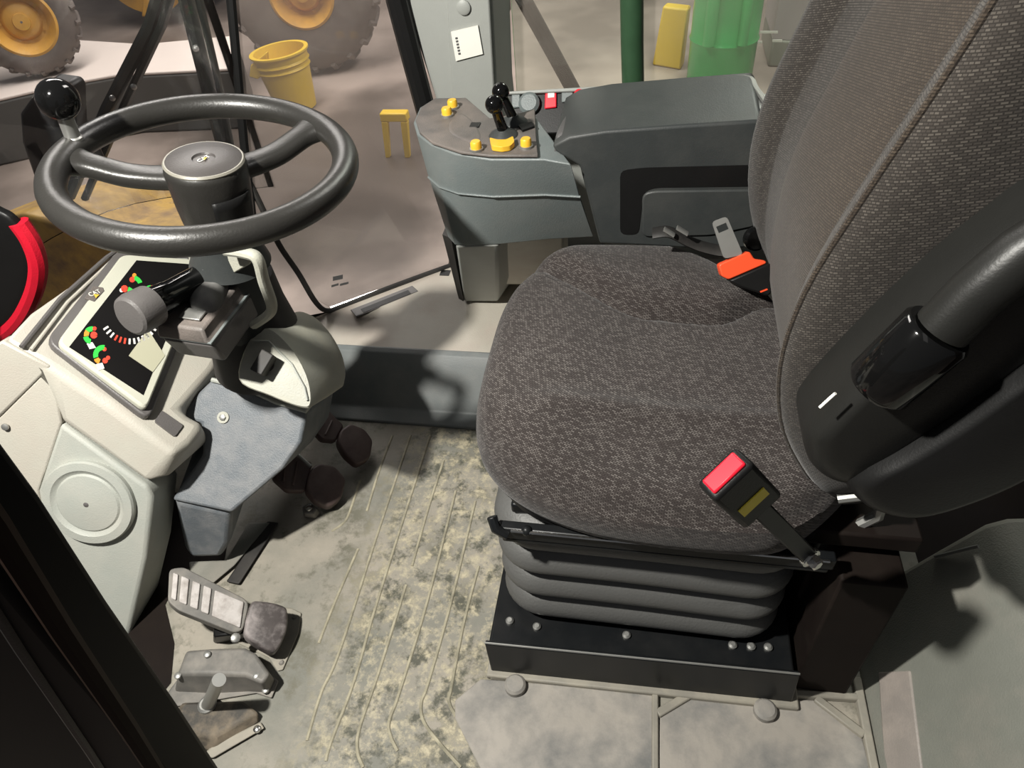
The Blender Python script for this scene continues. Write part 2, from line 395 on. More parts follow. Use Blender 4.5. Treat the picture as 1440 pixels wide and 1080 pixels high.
for rp in RIBS:
    pts = [Zp(x, y, .0005) for x, y in crop(rp)]
    pts = smoothloop(pts, 6, False)
    b = B(); b.tube(pts, .0029, 6, flat=.6, upv=(0, 0, 1))
    obj('rib', b, 'rib', floor)
# sill under the far edge of the floor, ledge face, ledge top
b = B()
prof = [(1.083, -.03), (1.083, .006), (1.10, .012), (1.118, .016), (1.128, .03), (1.165, .095), (1.192, .127), (1.206, .132), (1.22, .12), (1.22, -.03)]
b.loft([[V((x, y, z)) for y, z in prof] for x in (-1.1, .55)])
struct('baseboard_right', b, 'ledgeface', 'dark grey sloping ledge face along the far edge of the floor', 'ledge', bevel=.003)
G0 = V((-.745, 1.315, .145)); G1 = V((-.5, 1.517, .145))       # foot of the angled side pane
gdir = (G1 - G0).normalized(); gn = V((gdir.y, -gdir.x, .0)).normalized()
GF = G0 - gdir * .30
top = [V((-1.1, 1.195, .126)), V((.55, 1.195, .126)), V((.55, 1.60, .146)), V((-.42, 1.60, .146)), G1 + gdir * .05, G0, GF]
b = B(); b.loft([[p - V((0, 0, .035)) for p in top], top])
struct('wall_right', b, 'ledge', 'pale dusty ledge under the angled side pane', 'ledge')
# side wall below the rear pane, behind the console
b = B(); b.box((.06, 1.63, .34), (1.0, .05, .42)); struct('trim_1', b, 'pillar', 'grey lower side wall behind the control console', 'wall', bevel=.01)
# dark lining: front under the dashboard, rear behind the seat
b = B(); b.box((-1.13, .68, .13), (.05, 1.2, .50)); struct('wall_front', b, 'darkwall', 'black footwell lining under the dashboard', 'wall')
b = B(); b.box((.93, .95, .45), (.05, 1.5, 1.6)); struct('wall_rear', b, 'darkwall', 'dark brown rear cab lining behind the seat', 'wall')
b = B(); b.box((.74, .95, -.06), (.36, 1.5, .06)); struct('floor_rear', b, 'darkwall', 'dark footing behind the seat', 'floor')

# angled side pane (dirty glass), its rubber seal, its printed mark
def GP(px, py): return P(px, py, G0, gn)
pane = [GP(465, 433), GP(446, 422), GP(395, 345), GP(343, 240), GP(325, 0), GP(290, -400), GP(440, -400), GP(552, 0), GP(600, 170), GP(640, 300), GP(632, 372)]
pane = [V(p) for p in pane]
b = B(); b.prism(pane, -gn * .005)
w1 = struct('window_1', b, 'glass_dirty', 'dusty angled side pane between the steering wheel and the console', 'window', smooth=False)
b = B(); b.tube(smoothloop([GP(640, 371), GP(560, 400), GP(490, 427), GP(462, 437), GP(444, 425), GP(420, 385), GP(393, 345), GP(372, 300), GP(343, 240)], 6, False), .0065, 8)
struct('trim_2', b, 'rubber', 'black rubber seal around the foot of the angled side pane', 'seal')
b = B()
for dx, dy, l, h in ((0, 0, 14, 6), (-2, 12, 10, 3), (10, 10, 12, 3)):
    q = [GP(468 + dx, 389 + dy), GP(468 + dx + l, 386 + dy), GP(468 + dx + l, 386 + dy + h), GP(468 + dx, 389 + dy + h)]
    b.prism([p + gn * .0006 for p in q], -gn * .0004)
obj('glass_stamp', b, 'labelink', w1)
# thin black joint between windscreen and side pane
b = B(); b.tube([GP(290, -400), GP(325, 0), GP(334, 100), GP(343, 200), GP(358, 330), GP(366, 400)], .009, 8)
struct('trim_3', b, 'black', 'thin black windscreen joint behind the steering wheel', 'seal')
# curved windscreen
s0 = GP(336, 110)
plan = smoothloop([V((s0.x, s0.y, 0)), V((-1.10, s0.y - .12, 0)), V((-1.22, .80, 0)), V((-1.28, .45, 0)), V((-1.26, .1, 0)), V((-1.2, -.15, 0))], 6, False)
b = B(); b.loft([[p + V((0, 0, .50)) for p in plan], [p + V((0, 0, 1.55)) for p in plan]], False, False, closed=False)
w2 = struct('window_2', b, 'glass_clear', 'clear curved windscreen beyond the dashboard', 'window')
md = w2.modifiers.new('thick', 'SOLIDIFY'); md.thickness = .005

# grey pillar with its black rubber edge
yp = 1.50
out = [Yp(548, -420, yp), Yp(566, 0, yp), Yp(611, 140, yp), Yp(640, 260, yp), Yp(712, 260, yp), Yp(697, 130, yp), Yp(690, 0, yp), Yp(672, -420, yp)]
b = B(); b.prism(out, (.02, .12, 0))
pil = struct('trim_4', b, 'pillar', 'light grey cab pillar carrying a white sticker', 'pillar', bevel=.012, seg=3)
b = B(); b.prism([Yp(612, -420, yp - .004), Yp(628, 0, yp - .004), Yp(636, 140, yp - .004), Yp(652, 260, yp - .004), Yp(708, 260, yp - .004), Yp(695, 130, yp - .004), Yp(688, 0, yp - .004), Yp(670, -420, yp - .004)], (0, .01, 0))
obj('face_plate', b, 'pillar', pil, bevel=.003)
b = B(); b.prism([Yp(634, 45, yp - .009), Yp(672, 36, yp - .009), Yp(679, 76, yp - .009), Yp(641, 86, yp - .009)], (0, .004, 0))
stick = obj('sticker', b, 'white', pil, label='white square sticker on the pillar')
b = B()
for k in range(6):
    t = k / 6
    y0 = 53 + 26 * t
    b.prism([Yp(640 + 5 * t, y0, yp - .0105), Yp(643 + 5 * t, y0 - .7, yp - .0105), Yp(643.4 + 5 * t, y0 + 1.6, yp - .0105), Yp(640.4 + 5 * t, y0 + 2.3, yp - .0105)], (0, .001, 0))
obj('sticker_print', b, 'labelink', stick)
o = Yp(652, 10, yp - .005); b = B(); b.lathe([(.014, 0), (.014, .004), (.011, .006)], o, (0, -1, 0), 20); obj('plug', b, 'pillar', pil)
b = B(); b.tube([Yp(490, -400, yp - .01), Yp(548, -60, yp - .01), Yp(558, 0, yp - .01), Yp(580, 85, yp - .01), Yp(600, 160, yp - .01), Yp(628, 270, yp - .01)], .022, 10)
struct('trim_5', b, 'black', 'thick black rubber edge beside the grey pillar', 'seal')
# dark green post of the rear side window
b = B(); b.tube([Yp(884, -420, 1.58), Yp(888, -60, 1.58), Yp(889, 60, 1.58), Yp(891, 150, 1.58)], .024, 14)
struct('trim_6', b, 'green_post', 'dark green window post behind the armrest console', 'post')
# rear side pane
b = B(); b.box((.28, 1.62, 1.0), (1.15, .005, 1.0))
struct('window_3', b, 'glass_rear', 'hazy rear side pane behind the console', 'window', smooth=False)
b = B(); b.box((.45, 1.59, .525), (.8, .03, .02)); struct('trim_7', b, 'rubber', 'black seal at the foot of the rear side pane', 'seal', bevel=.003)

# floor in front of the seat: pale steel plates, bars and round plugs
b = B(); b.loft([[Zp(*q, .0005) for q in ((676, 955), (918, 972), (919, 1090), (680, 1090), (640, 1010), (640, 985))], [Zp(*q, .004) for q in ((676, 955), (918, 972), (919, 1090), (680, 1090), (640, 1010), (640, 985))]])
struct('floor_plate', b, 'plate', 'dusty floor plate at the left foot of the seat base', 'floor plate', bevel=.002)
b = B(); pp = [(928, 1005), (975, 975), (1148, 985), (1212, 1035), (1226, 1090), (926, 1090)]
b.loft([[Zp(*q, .0005) for q in pp], [Zp(*q, .004) for q in pp]])
struct('floor_plate', b, 'plate', 'dusty eight-sided floor plate with a dark stain at the right foot of the seat base', 'floor plate', bevel=.002)
fb = B()
def bar(p0, p1, w, h=.01):
    a = Zp(*p0, 0); c = Zp(*p1, 0); d = (c - a).normalized(); s = V((-d.y, d.x, 0)) * w / 2
    fb.loft([[a - s, c - s, c + s, a + s], [a - s * .8 + V((0, 0, h)), c - s * .8 + V((0, 0, h)), c + s * .8 + V((0, 0, h)), a + s * .8 + V((0, 0, h))]])
bar((690, 951), (1205, 983), .014)
bar((921, 970), (921, 1095), .012); bar((924, 1006), (978, 974), .016); bar((1146, 984), (1214, 1036), .016); bar((1203, 955), (1230, 1095), .016)
struct('trim_8', fb, 'platebar', 'dusty raised bars framing the floor plates before the seat', 'floor trim', bevel=.002)

footwell_shade = [(120, 1000), (180, 860), (215, 690), (330, 700), (315, 790), (262, 800), (232, 850), (245, 905), (240, 960), (200, 1010)]  # added black sheet: paints the shade over the dark footwell floor
b = B(); b.loft([[Zp(*q, .0003) for q in footwell_shade], [Zp(*q, .0018) for q in footwell_shade]]); struct('trim_12', b, 'darkwall', 'black sheet for the shaded dark floor between the kick panel and the brake pedal', 'shade sheet')
# rear wheel-arch panel at the lower right
prof = [(.405, 0), (.425, .03), (.47, .125), (.50, .185), (.54, .262), (.565, .282), (.80, .33), (.80, -.05), (.405, -.05)]
b = B(); b.loft([[V((x, y, z)) for x, z in prof] for y in (.10, .735)])
arch = struct('wall_left', b, 'arch', 'dusty grey-green sloping panel at the rear corner beside the floor plates', 'panel', bevel=.012, seg=3)
sn = V((-.095, 0, .045)).normalized(); so = V((.425, 0, .03))
b = B(); lp = [P(1236, 945, so, sn), P(1281, 943, so, sn), P(1300, 1095, so, sn), P(1246, 1095, so, sn)]
b.prism([p + sn * .0025 for p in lp], -sn * .01); obj('lower_panel', b, 'arch2', arch, bevel=.003)
b = B(); b.tube([P(1315, 783, so + sn * .002, sn), P(1376, 768, so + sn * .002, sn)], .003, 6); obj('bright_strip', b, 'zinc', arch)
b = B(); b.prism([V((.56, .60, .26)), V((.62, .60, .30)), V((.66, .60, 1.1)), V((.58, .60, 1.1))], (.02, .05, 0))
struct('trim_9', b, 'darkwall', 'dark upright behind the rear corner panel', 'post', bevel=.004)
# ------------------------------------------------------------------ operator seat
SY = .835
seat = thing('operator_seat', 'charcoal tweed suspension seat on ribbed black bellows in the cab', 'seat', (.05, SY, 0))

def polar(c, hx, hy, ex, rings, n=72, top=None, warp=None):
    """stacked superellipse rings: (scale, z)"""
    loops = []
    for s, z in rings:
        lp = []
        for k in range(n):
            a = 2 * math.pi * k / n; ca, sa = math.cos(a), math.sin(a)
            x = math.copysign(abs(ca) ** (2 / ex), ca) * s; y = math.copysign(abs(sa) ** (2 / ex), sa) * s
            p = V((c[0] + hx * x, c[1] + hy * y, z))
            if warp: p = warp(p, x, y, s)
            lp.append(p)
        loops.append(lp)
    return loops
def sm(a, b, x):
    t = max(0, min(1, (x - a) / (b - a))); return t * t * (3 - 2 * t)

# cushion
def cw(p, x, y, s):
    q = p.copy()
    fr = sm(.35, -1, x)
    k_ = 1.0
    u0 = (p.x - .055) / .285
    if p.y > SY: k_ = 1.05 - .66 * sm(-.05, .80, u0)
    else: k_ = 1.0 - .22 * sm(.45, 1, u0)
    q.y = SY + (q.y - SY) * k_ * (1 - .12 * fr * fr)
    wtop = 1 if p.z > .44 else 0
    u = u0; v = (q.y - SY) / .292
    vc = .77 + (.26 - .77) * sm(-1.05, -.1, u) + .16 * sm(.25, .55, u)
    vm = max(k_ * (1 - .12 * fr * fr), vc + .1)
    t = max(0, min(1, (v - vc) / (vm - vc)))
    if p.z > .40:
        q.z += .030 * math.sin(math.pi * t ** .62) * sm(-.95, -.55, u) * (1 - .5 * sm(.2, .6, u)) * wtop      # far bolster
        q.z -= .010 * math.exp(-((v - vc) / .030) ** 2) * wtop * sm(-.95, -.6, u)                             # its crease
        q.z += .010 * math.exp(-((v + .47) / .06) ** 2) * wtop * sm(-.8, -.45, u)                             # near ridge
        q.z -= .016 * sm(-.5, -.85, v) * wtop
        q.z += .012 * math.exp(-((x + .55) / .3) ** 2) * wtop * (1 - y * y)
        q.z -= .006 * math.exp(-((x - .3) / .4) ** 2) * wtop * (1 - y * y)
    q.z += .012 * sm(0, -1, x) * 0
    return q
zt = .492
rings = [(s, zt) for s in [.001] + [.025 * k for k in range(1, 35)]]
rings += [(.885, zt - .004), (.92, zt - .010), (.95, zt - .020), (.975, zt - .034), (.992, zt - .052), (1.0, zt - .072), (.995, zt - .092), (.975, zt - .108), (.93, zt - .116), (.5, zt - .118)]
b = B(); b.loft(polar((.055, SY), .285, .292, 3.6, rings, 128, warp=cw))
obj('cushion', b, 'fab_seat', seat, ang=60)
b = B(); b.loft(polar((.06, SY), .255, .262, 4, [(1, .368), (1, .380), (.98, .384)], 48)); obj('cushion_pan', b, 'black', seat)

# backrest: stations (front x, z, half width, lean direction from the profile)
prof = smoothloop([V((.275, 0, .405)), V((.235, 0, .47)), V((.185, 0, .56)), V((.163, 0, .66)), V((.168, 0, .76)), V((.198, 0, .87)), V((.232, 0, .98)), V((.262, 0, 1.09)), V((.285, 0, 1.20)), V((.30, 0, 1.30)), V((.315, 0, 1.38)), V((.335, 0, 1.44))], 4, False)
BC = .848
def back_loops(scale_first=True):
    loops = []; m = len(prof)
    for i, p in enumerate(prof):
        t = (prof[min(i + 1, m - 1)] - prof[max(i - 1, 0)]).normalized()
        nf = V((-t.z, 0, t.x)) # towards the sitter
        if nf.x > 0: nf = -nf
        f = i / (m - 1)
        hw = .262 * (1 - .22 * sm(.55, 1, f)) * (.86 + .14 * sm(0, .12, f)) * (1 - .30 * sm(.93, 1, f))
        th = .135 * (.55 + .45 * sm(0, .18, f)) * (1 - .5 * sm(.9, 1, f))
        dish = .030 * sm(.05, .3, f) * (1 - .6 * sm(.75, 1, f))
        sec = []
        # far side -> front -> near side, then the flat back
        ys = [(1.0, -1.0), (1.005, -.7), (1.0, -.42), (.985, -.2), (.955, -.06), (.91, .0), (.85, .0), (.76, -.25), (.70, -.55), (.67, -.85), (.64, -.9), (.45, -1.0), (.2, -1.0), (0, -1.0)]
        row = []
        for yy, dd in ys:
            d = (dd * th) if abs(yy) > .9 else (dd * dish)
            if yy == .91 or yy == .85: d = 0
            row.append((yy, d))
        full = row + [(-a, d) for a, d in row[::-1][1:]]
        for yy, d in full: sec.append(V((p.x, BC + yy * hw, p.z)) + nf * d)
        loops.append(sec)
    return loops
b = B(); b.loft(back_loops()); obj('backrest', b, 'fab_back', seat, ang=70)
# brownish centre panel lying in the dished face
lp2 = []
for i, p in enumerate(prof):
    m = len(prof); f = i / (m - 1)
    if f < .10 or f > .95: continue
    t = (prof[min(i + 1, m - 1)] - prof[max(i - 1, 0)]).normalized(); nf = V((-t.z, 0, t.x)); nf = nf if nf.x < 0 else -nf
    hw = .262 * (1 - .22 * sm(.55, 1, f)); dish = .030 * sm(.05, .3, f) * (1 - .6 * sm(.75, 1, f))
    row = []
    for yy, h in ((-.62, -.012), (-.60, .001), (-.5, .004), (-.25, .005), (0, .005), (.25, .005), (.32, .003), (.335, -.012)):
        row.append(V((p.x, BC + yy * hw, p.z)) + nf * (-dish + h))
    lp2.append(row)
b = B(); b.loft(lp2, True, True); obj('centre_panel', b, 'fab_mid', seat, ang=60, label='brownish finer woven centre panel')
# piping along the near bolster ridge
pp = []
for i, p in enumerate(prof):
    m = len(prof); f = i / (m - 1)
    if f < .04 or f > .96: continue
    hw = .262 * (1 - .22 * sm(.55, 1, f)) * (.86 + .14 * sm(0, .12, f))
    pp.append(V((p.x - .001, BC - .90 * hw, p.z)))
b = B(); b.tube(pp, .0035, 8); obj('piping', b, 'fab_mid', seat)

# slide rails, latch, lever parts under the cushion
b = B(); b.box((.055, .572, .362), (.45, .016, .024)); b.box((.055, .580, .346), (.44, .03, .010)); obj('slide_rail', b, 'blackmetal', seat, bevel=.003)
b = B(); b.box((.055, 1.06, .362), (.45, .016, .024)); obj('slide_rail', b, 'blackmetal', seat, bevel=.003)
b = B(); b.tube([V((-.15, .562, .374)), V((.27, .562, .374))], .0022, 6); obj('rail_edge', b, 'chrome', seat)
b = B(); b.tube([V((-.178, .575, .385)), V((-.172, .565, .372)), V((-.155, .563, .362))], .008, 8); b.sphere((-.128, .566, .372), .008, 12); obj('latch', b, 'blackmetal', seat, bevel=.001)
b = B(); b.box((.05, SY, .352), (.42, .44, .02)); obj('top_frame', b, 'blackmetal', seat, bevel=.004)
# bellows: rounded rectangles, four soft folds sagging to the rear
def rrect(cx, cy, hx, hy, z, r, n=8, sag=0):
    out = []
    for sx, sy, a0 in ((1, 1, 0), (-1, 1, 90), (-1, -1, 180), (1, -1, 270)):
        for k in range(n + 1):
            a = math.radians(a0 + 90 * k / n)
            out.append(V((cx + sx * (hx - r) + r * math.cos(a), cy + sy * (hy - r) + r * math.sin(a), 0)))
    # subdivide the long sides so they can sag
    res = []
    for i, p in enumerate(out):
        q = out[(i + 1) % len(out)]; L = (q - p).length; m = max(1, int(L / .03))
        for k in range(m): res.append(p.lerp(q, k / m))
    for p in res:
        u = (p.x - cx) / hx
        p.z = z - sag * sm(-.2, 1, u) * .8 + sag * .35 * sm(-.6, -1, u) * 0
    return res
zb0, zb1 = .088, .345
loops = []
nf_ = 4; seg = 14
for k in range(nf_ * seg + 1):
    t = k / (nf_ * seg); z = zb0 + (zb1 - zb0) * t
    ph = (t * nf_) % 1.0
    bulge = (math.sin(math.pi * ph ** .8) ** .5) if 0 < ph < 1 else 0
    off = -.030 + .034 * bulge
    sg = .012 * math.sin(math.pi * min(1, t * 1.05))
    loops.append(rrect(.035, SY, .222 + off + .004 * t, .248 + off, z, .07, 8, sg))
b = B(); b.loft(loops); obj('bellows', b, 'bellows', seat, ang=80)
# base: folded black steel tray with bolts
b = B()
bp0, bp1 = .530, .555
b = B(); b.loft([[V((-.203, .522, .012)), V((.290, .534, .012)), V((.290, .542, .012)), V((-.203, .530, .012))], [V((-.206, .524, .103)), V((.284, .536, .103)), V((.284, .544, .103)), V((-.206, .532, .103))]]); obj('front_plate', b, 'blackmetal', seat, bevel=.002)
b = B(); b.tube([V((-.206, .526, .104)), V((.284, .538, .104))], .0018, 6); obj('plate_edge', b, 'zinc', seat)
b = B()
b.loft([[V((-.203, bp0, .012)), V((.288, bp0 + .012, .012)), V((.288, 1.08, .012)), V((-.203, 1.08, .012))],
        [V((-.205, bp0 + .004, .078)), V((.283, bp0 + .016, .078)), V((.283, 1.08, .078)), V((-.205, 1.08, .078))]])
base = obj('base_tray', b, 'blackmetal', seat, bevel=.004)
b = B(); b.loft([[V((-.21, 0.512, .0005)), V((.30, .524, .0005)), V((.30, 1.09, .0005)), V((-.21, 1.09, .0005))], [V((-.21, .512, .013)), V((.30, .524, .013)), V((.30, 1.09, .013)), V((-.21, 1.09, .013))]])
obj('foot_flange', b, 'platebar', seat, bevel=.003, label='dusty flange under the base')
for px, py in ((717, 874), (755, 882), (881, 894), (1030, 908), (1056, 910), (1080, 911)):
    o = Zp(px, py, .078); b = B(); b.lathe([(.007, 0), (.007, .004), (.004, .007)], o, (0, 0, 1), 12); obj('bolt', b, 'zinc', seat)
for px, py in ((725, 966), (1075, 1001)):
    o = Zp(px, py, .004); b = B(); b.lathe([(.018, -.003), (.018, .010), (.014, .014), (.002, .015)], o, (0, 0, 1), 24); obj('foot_plug', b, 'plate', seat)
# right/rear side linkage and dark structure behind the bellows
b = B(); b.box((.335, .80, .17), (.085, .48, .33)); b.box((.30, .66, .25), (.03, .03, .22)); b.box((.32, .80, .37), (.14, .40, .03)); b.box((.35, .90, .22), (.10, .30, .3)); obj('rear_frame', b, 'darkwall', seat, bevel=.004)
b = B(); b.tube([Yp(1178, 702, .60), Yp(1228, 696, .60)], .006, 8); b.tube([Yp(1205, 740, .62), Yp(1235, 725, .62), Yp(1240, 705, .62)], .008, 8); obj('recline_lever', b, 'zinc', seat)
b = B(); b.box(Yp(1192, 745, .66), (.09, .05, .05)); obj('recliner_block', b, 'blackmetal', seat, bevel=.006)
b = B(); b.tube([Yp(1188, 935, .62), Yp(1192, 975, .60)], .006, 8); obj('cable_tip', b, 'zinc', seat)

# raised armrest against the near side of the backrest
ay = .535
A_ = [(1128, 610), (1142, 580), (1205, 513), (1300, 425), (1400, 346), (1500, 290), (1560, 380), (1440, 478), (1330, 560), (1215, 640), (1178, 664), (1140, 645)]
arm = B(); arm.pillow(smoothloop([Yp(x, y, ay) for x, y in A_], 5), (0, -1, 0), .05, .035, .30, 6)
arm_o = obj('armrest', arm, 'arm', seat, ang=60, label='black folded-up armrest')
L_ = [(1184, 664), (1200, 640), (1260, 605), (1340, 552), (1440, 474), (1540, 400), (1560, 560), (1440, 640), (1340, 684), (1270, 702), (1212, 692)]
b = B(); b.pillow(smoothloop([Yp(x, y, ay - .012) for x, y in L_], 5), (0, -1, 0), .05, .04, .28, 6); obj('armrest_pad', b, 'black', arm_o, ang=60)
c0 = Yp(1232, 545, ay - .03); c1 = Yp(1322, 462, ay - .03)
b = B(); ax = (c1 - c0); b.lathe([(.026, 0), (.030, .006), (.030, ax.length - .004), (.027, ax.length)], c0, ax, 28); obj('adjuster_wheel', b, 'gloss', arm_o, ang=40)
b = B(); b.tube([Yp(1325, 462, ay - .032), Yp(1375, 412, ay - .030), Yp(1440, 358, ay - .028), Yp(1520, 310, ay - .025)], .0225, 20); obj('armrest_bar', b, 'arm', arm_o, ang=50)
b = B(); b.tube([Yp(1153, 573, ay - .036), Yp(1175, 553, ay - .036)], .0016, 6); obj('white_mark', b, 'white', arm_o)

# near belt buckle on its stalk
bolt = Yp(1138, 783, .535); topc = Yp(1024, 671, .458)
bk = thing('seat_belt_buckle', 'black seat belt buckle with red release button and yellow tag', 'seat belt', tuple(bolt))
ax = (topc - bolt).normalized(); toC = (CAM - topc).normalized(); sd = ax.cross(toC).normalized(); nn = sd.cross(ax).normalized()
def obb(c, hx, hy, hz, taper=1.0):   # along ax, sd, nn
    lo = [c - ax * hx + sd * (sx * hy) + nn * (sn_ * hz) for sx, sn_ in ((-1, -1), (1, -1), (1, 1), (-1, 1))]
    hi = [c + ax * hx + sd * (sx * hy * taper) + nn * (sn_ * hz * taper) for sx, sn_ in ((-1, -1), (1, -1), (1, 1), (-1, 1))]
    return [lo, hi]
Lk = (topc - bolt).length
b = B(); b.loft(obb(topc - ax * .035, .045, .026, .014)); obj('body', b, 'black', bk, bevel=.005, seg=3)
b = B(); b.loft(obb(topc + ax * .0095, .004, .0205, .0095)); obj('release_button', b, 'red', bk, bevel=.002, label='red release button')
b = B(); b.loft(obb(topc - ax * .044 + nn * .0145, .0085, .017, .0008)); obj('tag', b, 'yellowlabel', bk, label='yellow printed tag')
b = B(); b.loft(obb(bolt + ax * (Lk - .08) * .5, (Lk - .08) * .5, .011, .004)); obj('stalk', b, 'blackmetal', bk, bevel=.002)
b = B(); b.lathe([(.012, 0), (.012, .005), (.009, .006), (.009, .014), (.006, .016)], bolt, nn, 6); b.lathe([(.0135, -.002), (.0135, .004)], bolt, nn, 20); obj('anchor_bolt', b, 'chrome', bk)

# far belt tongue, webbing
ty = .955
tg = thing('seat_belt_tongue', 'steel seat belt tongue with orange-red grip beside the backrest', 'seat belt', tuple(Yp(1060, 400, ty)))
o0 = Yp(1045, 375, ty); n0 = V((.1, -.85, .5)).normalized()
def T(px, py, k=0): return P(px, py, o0, n0) + n0 * k
b = B()
outer = [T(*q) for q in ((1001, 318), (1004, 310), (1019, 304), (1026, 307), (1043, 350), (1044, 357), (1020, 362), (1014, 352))]
# plate built round its slot as a ring of quads
ring = roundpoly([T(*q) for q in ((1001, 312), (1022, 304), (1045, 358), (1018, 364))], .006, 3)
hole = [T(*q) for q in ((1007, 319), (1021, 313), (1025, 322), (1011, 328))]
hl = []
for p in ring:
    best = min(range(400), key=lambda k: ((hole[int(k / 100) % 4].lerp(hole[(int(k / 100) + 1) % 4], (k % 100) / 100)) - p).length)
    hl.append(hole[int(best / 100) % 4].lerp(hole[(int(best / 100) + 1) % 4], (best % 100) / 100))
bk_ = -n0 * .0028
b.loft([ring, hl, [p + bk_ for p in hl], [p + bk_ for p in ring], ring], False, False); obj('plate', b, 'zinc', tg, label='steel tongue plate with slot')
b = B(); b.prism(roundpoly([T(*q, .004) for q in ((1010, 372), (1053, 353), (1060, 364), (1075, 366), (1078, 370), (1024, 393), (1014, 388))], .003, 2), -n0 * .02); obj('grip', b, 'orange', tg, bevel=.002, label='orange-red grip')
b = B(); b.prism([T(*q, .006) for q in ((1024, 394), (1079, 370), (1088, 374), (1084, 412), (1078, 416), (1042, 404))], -n0 * .03); obj('buckle_body', b, 'black', tg, bevel=.003)
b = B(); b.prism([T(*q, .007) for q in ((1067, 409), (1077, 405), (1078, 407), (1068, 411))], -n0 * .003); obj('red_mark', b, 'orange', tg)
b = B()
wp = [Yp(918, 328, 1.045), Yp(940, 326, 1.045), Yp(965, 338, 1.045), Yp(985, 346, 1.045), Yp(1010, 352, 1.045), Yp(1030, 352, 1.045)]
b.tube(smoothloop(wp, 5, False), .016, 10, flat=.35)
web = tag(obj('seat_belt_webbing', b, 'rubber', None), 'folded black seat belt webbing tucked between console and cushion', 'seat belt')
b = B()
for (xa, ya, xb, yb) in ((934, 322, 948, 331), (952, 320, 967, 329)):
    b.tube([Yp(xa, ya, 1.030), Yp(xb, yb, 1.028)], .007, 8, flat=.4)
b2 = obj('white_stripe', b, 'zinc', web)
b = B(); b.lathe([(.016, 0), (.020, .004), (.020, .012), (.016, .016)], Yp(1060, 334, 1.06), (.2, -.8, .3), 24)
tag(obj('belt_retractor', b, 'gloss', None), 'glossy black seat belt retractor behind the steel tongue', 'seat belt')
# ------------------------------------------------------------------ control console
CZ = .66
con = thing('control_console', 'dark grey control console with yellow buttons beside the seat', 'console', tuple(Zp(690, 345, .45)))
topc_ = [(760, 222), (690, 222), (648, 217), (606, 203), (588, 188), (582, 170), (590, 152), (610, 139), (655, 138), (690, 168), (735, 160), (755, 154), (757, 190)]
T0 = [Zp(x, y, CZ) for x, y in topc_]
def ctr(l): return sum(l, V()) / len(l)
cc = ctr(T0)
def tapered(l, z, k, dx=0, dy=0):
    return [V((cc.x + (p.x - cc.x) * k + dx, cc.y + (p.y - cc.y) * k + dy, z)) for p in l]
front = [(803, 231), (765, 224), (690, 224), (640, 216), (606, 203), (586, 188)]
rear = [(581, 172), (590, 151), (612, 137), (656, 137), (690, 167), (735, 159), (748, 156)]
U1 = [Zp(x, y, CZ - .004) for x, y in front + rear]
FZ = .45
foot = [(836, 333), (770, 337), (702, 344), (655, 346), (640, 345), (630, 334)]
F0 = [Zp(x, y, FZ) for x, y in foot]
F0 += [V((max(p.x, F0[5].x), max(p.y, F0[5].y + .02 * (k + 1)) , FZ)) for k, p in enumerate(U1[6:])]
def mid(t): return [a.lerp(b_, t) for a, b_ in zip(U1, F0)]
Mi = [p + V((0, -.006, 0)) if i < 6 else p for i, p in enumerate(mid(.38))]
b = B(); b.loft([F0, Mi, U1]); obj('body', b, 'console', con, bevel=.003, ang=25)
b = B(); b.tube([p + V((0, -.0015, 0)) for p in Mi[:6]], .0022, 6); obj('seam', b, 'console', con)
b = B(); b.loft([tapered(T0, CZ - .002, .97), tapered(T0, CZ + .003, .965)]); tp = obj('top_panel', b, 'console_top', con, bevel=.0015)
# recessed left dish of the top panel
b = B(); b.pillow(smoothloop([Zp(x, y, CZ + .003) for x, y in ((632, 185), (660, 200), (676, 195), (668, 175), (650, 160), (637, 165))], 4), (0, 0, 1), .002, .0015, .2, 2); obj('palm_dish', b, 'console_top', con)
b = B(); b.box(Zp(668, 176, CZ + .0035), (.018, .02, .003)); obj('dial', b, 'black', con, bevel=.001)
def button(px, py, r, h=.016, collar=True):
    o = Zp(px, py + 6, CZ + .003)
    b = B(); b.lathe([(r, 0), (r, h - .003), (r * .8, h)], o, (0, 0, 1), 20); bt = obj('button', b, 'yellow', con, label='yellow push button')
    if collar:
        b = B(); b.lathe([(r * 1.25, 0), (r * 1.25, .004)], o, (0, 0, 1), 20); obj('collar', b, 'zinc', bt)
for px, py in ((637, 146), (629, 157), (670, 205), (740, 201)): button(px, py, .0095)
b = B(); lp = [(689, 200), (700, 203), (712, 203), (722, 198), (724, 206), (718, 212), (706, 214), (692, 212)]
b.prism(roundpoly([Zp(x, y, CZ + .004) for x, y in lp], .004, 3), (0, 0, .009)); obj('crescent_switch', b, 'yellow', con, bevel=.002, label='yellow crescent rocker')
for px, py in ((632, 206), (645, 212)):
    b = B(); b.lathe([(.003, 0), (.002, .0015)], Zp(px, py, CZ + .001), (0, 0, 1), 10); obj('screw', b, 'zinc', con)
def lever(bx, by, tx, ty, dy):
    o = Zp(bx, by, CZ + .003); t = Yp(tx, ty, o.y - dy)
    b = B(); b.lathe([(.026, 0), (.023, .004), (.012, .010), (.009, .014)], o, (0, 0, 1), 24); bo = obj('lever_boot', b, 'char', con)
    b = B(); b.tube([o + V((0, 0, .008)), o.lerp(t, .75), t], [.0095, .0085, .007], 14); st = obj('lever', b, 'gloss', con, label='glossy black control lever')
    b = B(); b.sphere(t, .0155, 24); obj('ball', b, 'gloss', st)
lever(708, 190, 695, 147, .02); lever(722, 172, 704, 129, .0)
b = B(); b.prism([Zp(x, y, CZ + .003) for x, y in ((728, 178), (748, 174), (752, 180), (735, 186))], (0, 0, .004)); obj('lever_slot', b, 'black', con)
